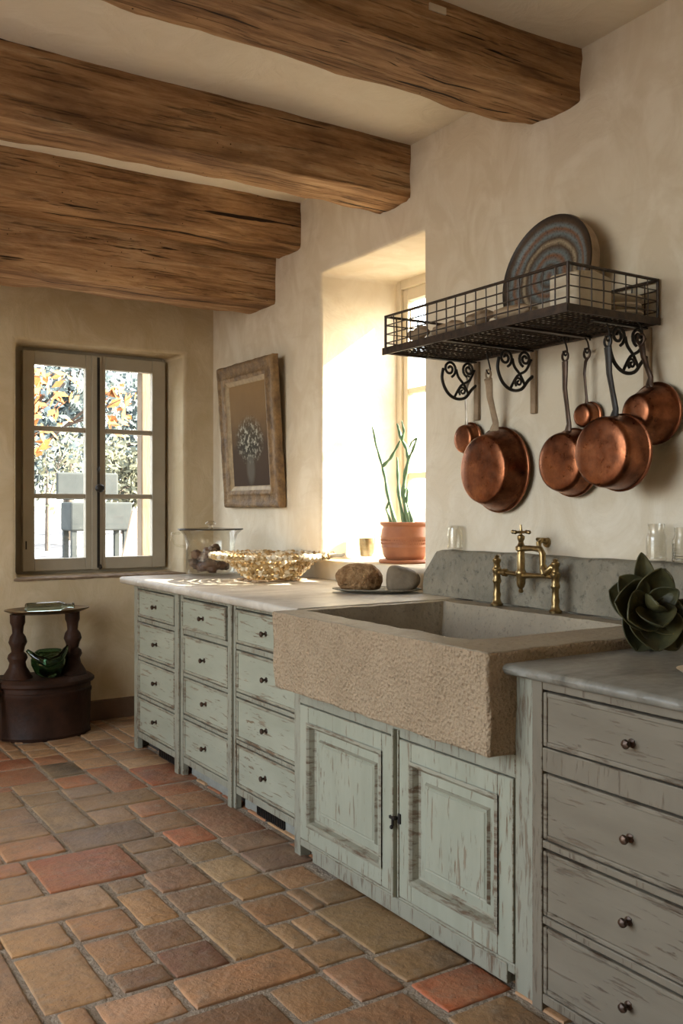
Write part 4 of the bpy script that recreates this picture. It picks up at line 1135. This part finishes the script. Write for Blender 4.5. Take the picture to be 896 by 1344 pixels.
for (r_, u_, f_, L, W, cup, curl) in (
    (-1, .12, .2, .105, .058, .5, .25), (-.9, -.35, .5, .10, .05, .5, .3), (-.55, .55, -.2, .10, .04, .4, .2), (-.9, .35, -.4, .10, .05, .4, .2),
    (.15, 1, .2, .105, .045, .5, .25), (.45, .9, -.3, .10, .04, .5, .2), (-.1, 1.1, -.3, .135, .028, .4, .1), (.75, .55, .3, .08, .03, .5, .3),
    (.0, -1, .35, .115, .062, .5, .25), (-.35, -.9, .1, .115, .055, .4, .2), (.5, -.95, .2, .12, .055, .45, .2), (.1, -.8, .8, .085, .045, .6, .4), (.8, -.55, .3, .10, .045, .4, .2),
    (1, .05, .1, .09, .022, .4, .1), (-.2, -.1, 1, .06, .03, .6, .4)):
    d = VR * r_ + UP * u_ + toward * f_
    leaf(ctr + d.normalized() * .008, d, toward + UP * .15, L * 1.12, W * 1.28, cup, curl)
c2 = ctr + VR * .115 + UP * .018
for (r_, u_, f_, L, W) in ((1, .5, .2, .07, .035), (.4, 1, .1, .06, .03), (.5, -.9, .2, .07, .035), (1, -.2, .3, .08, .035)):
    d = VR * r_ + UP * u_ + toward * f_; leaf(c2, d, toward, L, W, .5, .2)

# ------------------------------------------------------------------ old wash stand in the corner
wx, wy = 1.455, 5.42
ws = root('wash_stand', 'dark carved wooden wash stand with a tray top below the window', 'stand', (wx, wy, 0))
def drum(x_half, y_front, z): # flat back, bowed front
    pts = []
    for k in range(25):
        t = -1 + 2 * k / 24
        pts.append(V((wx + x_half * t, wy - .02 - y_front * (1 - abs(t) ** 2.6), z)))
    return pts + [V((wx + x_half, wy + .17, z)), V((wx - x_half, wy + .17, z))]
b = MB(); hs = [(0, .248, .125), (.02, .252, .13), (.03, .246, .124), (.15, .25, .13), (.235, .252, .132), (.245, .257, .138), (.262, .257, .138), (.27, .25, .13), (.295, .25, .13)]
b.sweep([drum(xh, yf, z) for z, xh, yf in hs]); b.build('body', M['dark_oak'], ws, smooth=35)
b = MB(); hs = [(.296, .262, .145), (.306, .272, .155), (.322, .272, .155), (.332, .262, .145), (.342, .25, .13)]
b.sweep([drum(xh, yf, z) for z, xh, yf in hs]); b.build('top_board', M['dark_oak'], ws, smooth=35)
for s in (-1, 1):
    b = MB(); X = wx + s * .155
    b.lathe([(0, .343), (.085, .343), (.075, .36), (.05, .40), (.043, .43), (.055, .455), (.05, .475), (.034, .49), (.04, .52), (.052, .545), (.044, .575), (.03, .595), (.034, .635), (.042, .655), (.042, .70), (0, .70)], 18, Matrix.Translation((X, wy + .02, 0)), wob=.08)
    b.build('post', M['dark_oak'], ws, smooth=40)
b = MB(); b.tube([(wx - .265, wy - .02, .33), (wx - .285, wy - .06, .2), (wx - .33, wy - .10, .06), (wx - .345, wy - .11, .0)], [.018, .016, .018, .014], 8); b.build('leg', M['dark_oak'], ws, smooth=50)
b = MB(); b.lathe([(0, .700), (.17, .700), (.205, .708), (.238, .722), (.238, .727), (.20, .716), (.16, .709), (0, .708)], 48, Matrix.Translation((wx + .01, wy + .01, 0)), sy=.62); b.build('tray', M['dark_brass'], ws, smooth=40)
gd = V((wx + .015, wy, .7095))
b = MB(); Mg = Matrix.Translation(gd + V((-.13, 0, .0275))) @ Matrix.Rotation(PI / 2, 4, 'Y')
b.lathe([(0, 0), (.024, 0), (.027, .006), (.027, .19), (.020, .215), (.012, .225), (.012, .262), (.016, .264), (.016, .272), (0, .272)], 24, Mg)
tag(b.build('glass_bottle', M['dark_glass'], smooth=40), 'dark glass bottle lying on the wash stand tray', 'bottle')
vp = V((wx + .01, wy - .03, .343))
gv = root('green_bowl', 'squat green glass bowl between the posts of the wash stand', 'bowl', vp)
b = MB(); b.lathe([(0, 0), (.05, 0), (.075, .02), (.098, .07), (.100, .10), (.085, .135), (.07, .15), (.065, .148), (.08, .13), (.093, .10), (.09, .07), (.068, .025), (0, .01)], 36, Matrix.Translation(vp), wob=.1); b.build('body', M['green_glass'], gv, smooth=50)
b = MB(); b.tube([vp + V((-.13, -.02, .16)), vp + V((-.09, -.06, .12)), vp + V((-.03, -.09, .09)), vp + V((.03, -.08, .105)), vp + V((.075, -.04, .145)), vp + V((.1, 0, .165))], [.010, .02, .026, .026, .018, .008], 10); b.build('handle', M['green_glass'], gv, smooth=60)

# ------------------------------------------------------------------ outdoors
def hill(x, y):
    z = -.12
    if y > 6.0: z = -.12 + min(1, (y - 6.0) / 1.2) * .75 + .02 * max(0, y - 7) + .06 * noise.noise(V((x * .5, y * .5, 0)))
    return z
b = MB(); b.grid(lambda s, t: V((-22 + 52 * s, -14 + 54 * t, hill(-22 + 52 * s, -14 + 54 * t))), 90, 110)
struct(b.build('ground', M['leaf_litter'], smooth=80), 'pale ground strewn with leaf litter outside the window', 'ground')
pg = root('pergola', 'pale timber post and brown beam standing outside the end window', 'pergola', (2.53, 6.75, .45))
b = MB(); b.box(2.50, 2.62, 6.7, 6.8, .3, 2.32); b.build('post', M['weathered_timber'], pg, bevel=.01)
b = MB(); b.box(.9, 3.4, 6.68, 6.82, 2.33, 2.45); b.build('beam', M['brown_timber'], pg, bevel=.01)
# grey painted chair
gc = at(116, 660, Y=11.0); gz = hill(gc.x, 11.0)
ch = root('garden_chair', 'grey painted garden chair seen through the end window', 'chair', (gc.x, 11.0, gz))
b = MB(); b.box(gc.x - .38, gc.x + .36, 10.98, 11.02, 1.40, 1.72); b.build('backrest', M['grey_paint_outdoor'], ch, bevel=.02)
b = MB(); b.box(gc.x - .33, gc.x + .40, 10.6, 11.0, 1.04, 1.37); b.build('seat', M['grey_paint_outdoor'], ch, bevel=.02)
for sx in (-.28, .33):
    for yy in (10.65, 10.97):
        b = MB(); b.box(gc.x + sx - .03, gc.x + sx + .03, yy - .03, yy + .03, gz - .05, 1.06); b.build('leg', M['grey_paint_outdoor'], ch, bevel=.005)
p0 = at(163, 732, Y=9.3); p1 = at(181, 670, Y=9.6)
b = MB(); b.sweep([[V((p.x - .06, p.y, p.z)), V((p.x + .06, p.y, p.z)), V((p.x + .06, p.y + .04, p.z)), V((p.x - .06, p.y + .04, p.z))] for p in (V((p0.x, p0.y, hill(p0.x, p0.y) - .03)), p1)])
tag(b.build('timber_plank', M['weathered_timber'], bevel=.006), 'timber plank leaning beside the grey garden chair outside', 'plank')

def tree(name, label, x, y, h, crowns, leafmat, n, ls, trunk_r=.1, seed=0, group=None):
    rnd = random.Random(seed); gz = hill(x, y)
    r = root(name, label, 'tree' if 'tree' in name else 'bush', (x, y, gz), group)
    b = MB()
    b.tube([(x, y, gz - .1), (x + .06 * h * noise.noise(V((seed, 1, 0))), y, gz + h * .3), (x + .1 * h * noise.noise(V((seed, 2, 0))), y, gz + h * .6), (crowns[0][0], crowns[0][1], crowns[0][2])], [trunk_r, trunk_r * .8, trunk_r * .6, trunk_r * .3], 8)
    for (cx, cy, cz, cr) in crowns:
        for k in range(4):
            a = rnd.uniform(0, 2 * PI); b.tube([(x, y, gz + h * .45), ((x + cx) / 2, (y + cy) / 2, (gz + h * .45 + cz) / 2 + .1), (cx + cr * .6 * math.cos(a), cy + cr * .6 * math.sin(a), cz + rnd.uniform(-.3, .5) * cr)], [trunk_r * .4, trunk_r * .25, trunk_r * .08], 6)
    b.build('trunk', M['bark'], r, smooth=60)
    b = MB()
    tot = sum(c[3] ** 2 for c in crowns)
    for (cx, cy, cz, cr) in crowns:
        for k in range(int(n * cr * cr / tot)):
            while True:
                q = V((rnd.uniform(-1, 1), rnd.uniform(-1, 1), rnd.uniform(-1, 1)))
                if .2 < q.length < 1 and noise.noise(q * 2.2 + V((seed, cx, cz))) > -.18: break
            c = V((cx, cy, cz)) + q * cr
            e = V((rnd.uniform(-1, 1), rnd.uniform(-1, 1), rnd.uniform(-1, 1))).normalized(); f = e.orthogonal().normalized(); s = ls * rnd.uniform(.6, 1.3)
            b.add([c, c + e * s * .5 + f * s * .3, c + e * s * 1.1, c + e * s * .5 - f * s * .3], [(0, 1, 2, 3)])
    cr_ = b.build('crown', M[leafmat], r); cr_['kind'] = 'stuff'
def dirp(px, Y): p = at(px, 600, Y=Y); return p.x
oa = dirp(58, 8.2); ob_ = dirp(150, 8.2)
tree('autumn_tree', 'small tree with hanging orange autumn leaves outside the end window', dirp(20, 8.6), 8.6, 2.2,
     [(oa, 8.2, 2.28, .30), (oa - .1, 8.3, 1.95, .2), (ob_, 8.2, 2.22, .24), (oa - .45, 8.3, 2.35, .45)], 'orange_leaves', 330, .12, .045, 3)
tree('leafy_tree', 'blue green leafy tree far beyond the left panes', dirp(90, 15), 15, 3.4, [(dirp(85, 15), 15, 3.3, 1.0), (dirp(70, 15), 14.6, 2.3, .8)], 'blue_green_leaves', 2600, .16, .1, 5)
tree('leafy_tree', 'blue green leafy tree far beyond the right panes', dirp(165, 16.5), 16.5, 3.6, [(dirp(160, 16.5), 16.5, 3.2, 1.1), (dirp(185, 16), 16, 2.2, .9)], 'blue_green_leaves', 2800, .16, .1, 6)
tree('olive_bush', 'olive coloured bush low behind the garden chair', dirp(165, 13), 13, 1.3, [(dirp(165, 13), 13, 1.65, .55), (dirp(180, 13), 13.3, 1.9, .5)], 'olive_leaves', 1500, .11, .05, 7)
tree('bare_bush', 'sparse twiggy bush low behind the left panes', dirp(62, 12.5), 12.5, 1.4, [(dirp(62, 12.5), 12.5, 1.8, .55), (dirp(95, 12.5), 12.7, 2.1, .4)], 'olive_leaves', 420, .09, .035, 8)

# ------------------------------------------------------------------ light
w = bpy.data.worlds.new('sky'); bpy.context.scene.world = w; w.use_nodes = True
nt = w.node_tree; bg = nt.nodes['Background']
sky = nt.nodes.new('ShaderNodeTexSky'); sky.sky_type = 'NISHITA'; sky.sun_disc = False
sky.sun_elevation = math.radians(34); sky.sun_rotation = math.radians(116); sky.air_density = 1.0; sky.dust_density = 3.0; sky.ozone_density = .6
mx = nt.nodes.new('ShaderNodeMix'); mx.data_type = 'RGBA'; mx.inputs[0].default_value = .8
nt.links.new(sky.outputs[0], mx.inputs[6]); mx.inputs[7].default_value = (1.0, .95, .87, 1)
nt.links.new(mx.outputs[2], bg.inputs[0]); bg.inputs[1].default_value = 2.6
sd = V((-1, .5, -.74))
L = bpy.data.lights.new('sun', 'SUN'); L.energy = 22; L.angle = math.radians(.7); L.color = (1, .90, .74)
lo = bpy.data.objects.new('sun', L); C.objects.link(lo); lo.rotation_euler = sd.to_track_quat('-Z', 'Y').to_euler(); lo.location = (8, -2, 7)
def portal(name, loc, d, sx, sy):
    l = bpy.data.lights.new(name, 'AREA'); l.shape = 'RECTANGLE'; l.size = sx; l.size_y = sy; l.cycles.is_portal = True
    o = bpy.data.objects.new(name, l); C.objects.link(o); o.location = loc; o.rotation_euler = V(d).to_track_quat('-Z', 'Y').to_euler()
portal('garden_opening_portal', (LX - .2, 2.75, 1.65), (1, 0, 0), 3.1, 2.4)
portal('recess_portal', (WR + .08, 3.87, 1.79), (-1, 0, 0), .75, 1.5)
portal('end_window_portal', (1.875, WB + .10, 1.59), (0, -1, 0), .92, 1.37)

# ------------------------------------------------------------------ camera, colour
cam = bpy.data.cameras.new('camera'); co = bpy.data.objects.new('camera', cam); C.objects.link(co)
cam.sensor_width = 36; cam.sensor_fit = 'AUTO'; cam.lens = 36 * FPX / 1344; cam.clip_start = .05
cam.shift_y = (HOR - 672) / 1344
co.location = (0, 0, CAMZ); co.rotation_euler = (PI / 2, 0, -TH)
sc = bpy.context.scene; sc.camera = co
sc.view_settings.view_transform = 'Standard'; sc.view_settings.look = 'None'; sc.view_settings.gamma = 1
sc.view_settings.exposure = 1.22; sc.view_settings.use_curve_mapping = False
sc.cycles.use_denoising = True; sc.cycles.max_bounces = 10; sc.cycles.diffuse_bounces = 6; sc.cycles.transparent_max_bounces = 12
sc.cycles.sample_clamp_indirect = 8; sc.cycles.caustics_refractive = False; sc.cycles.caustics_reflective = False
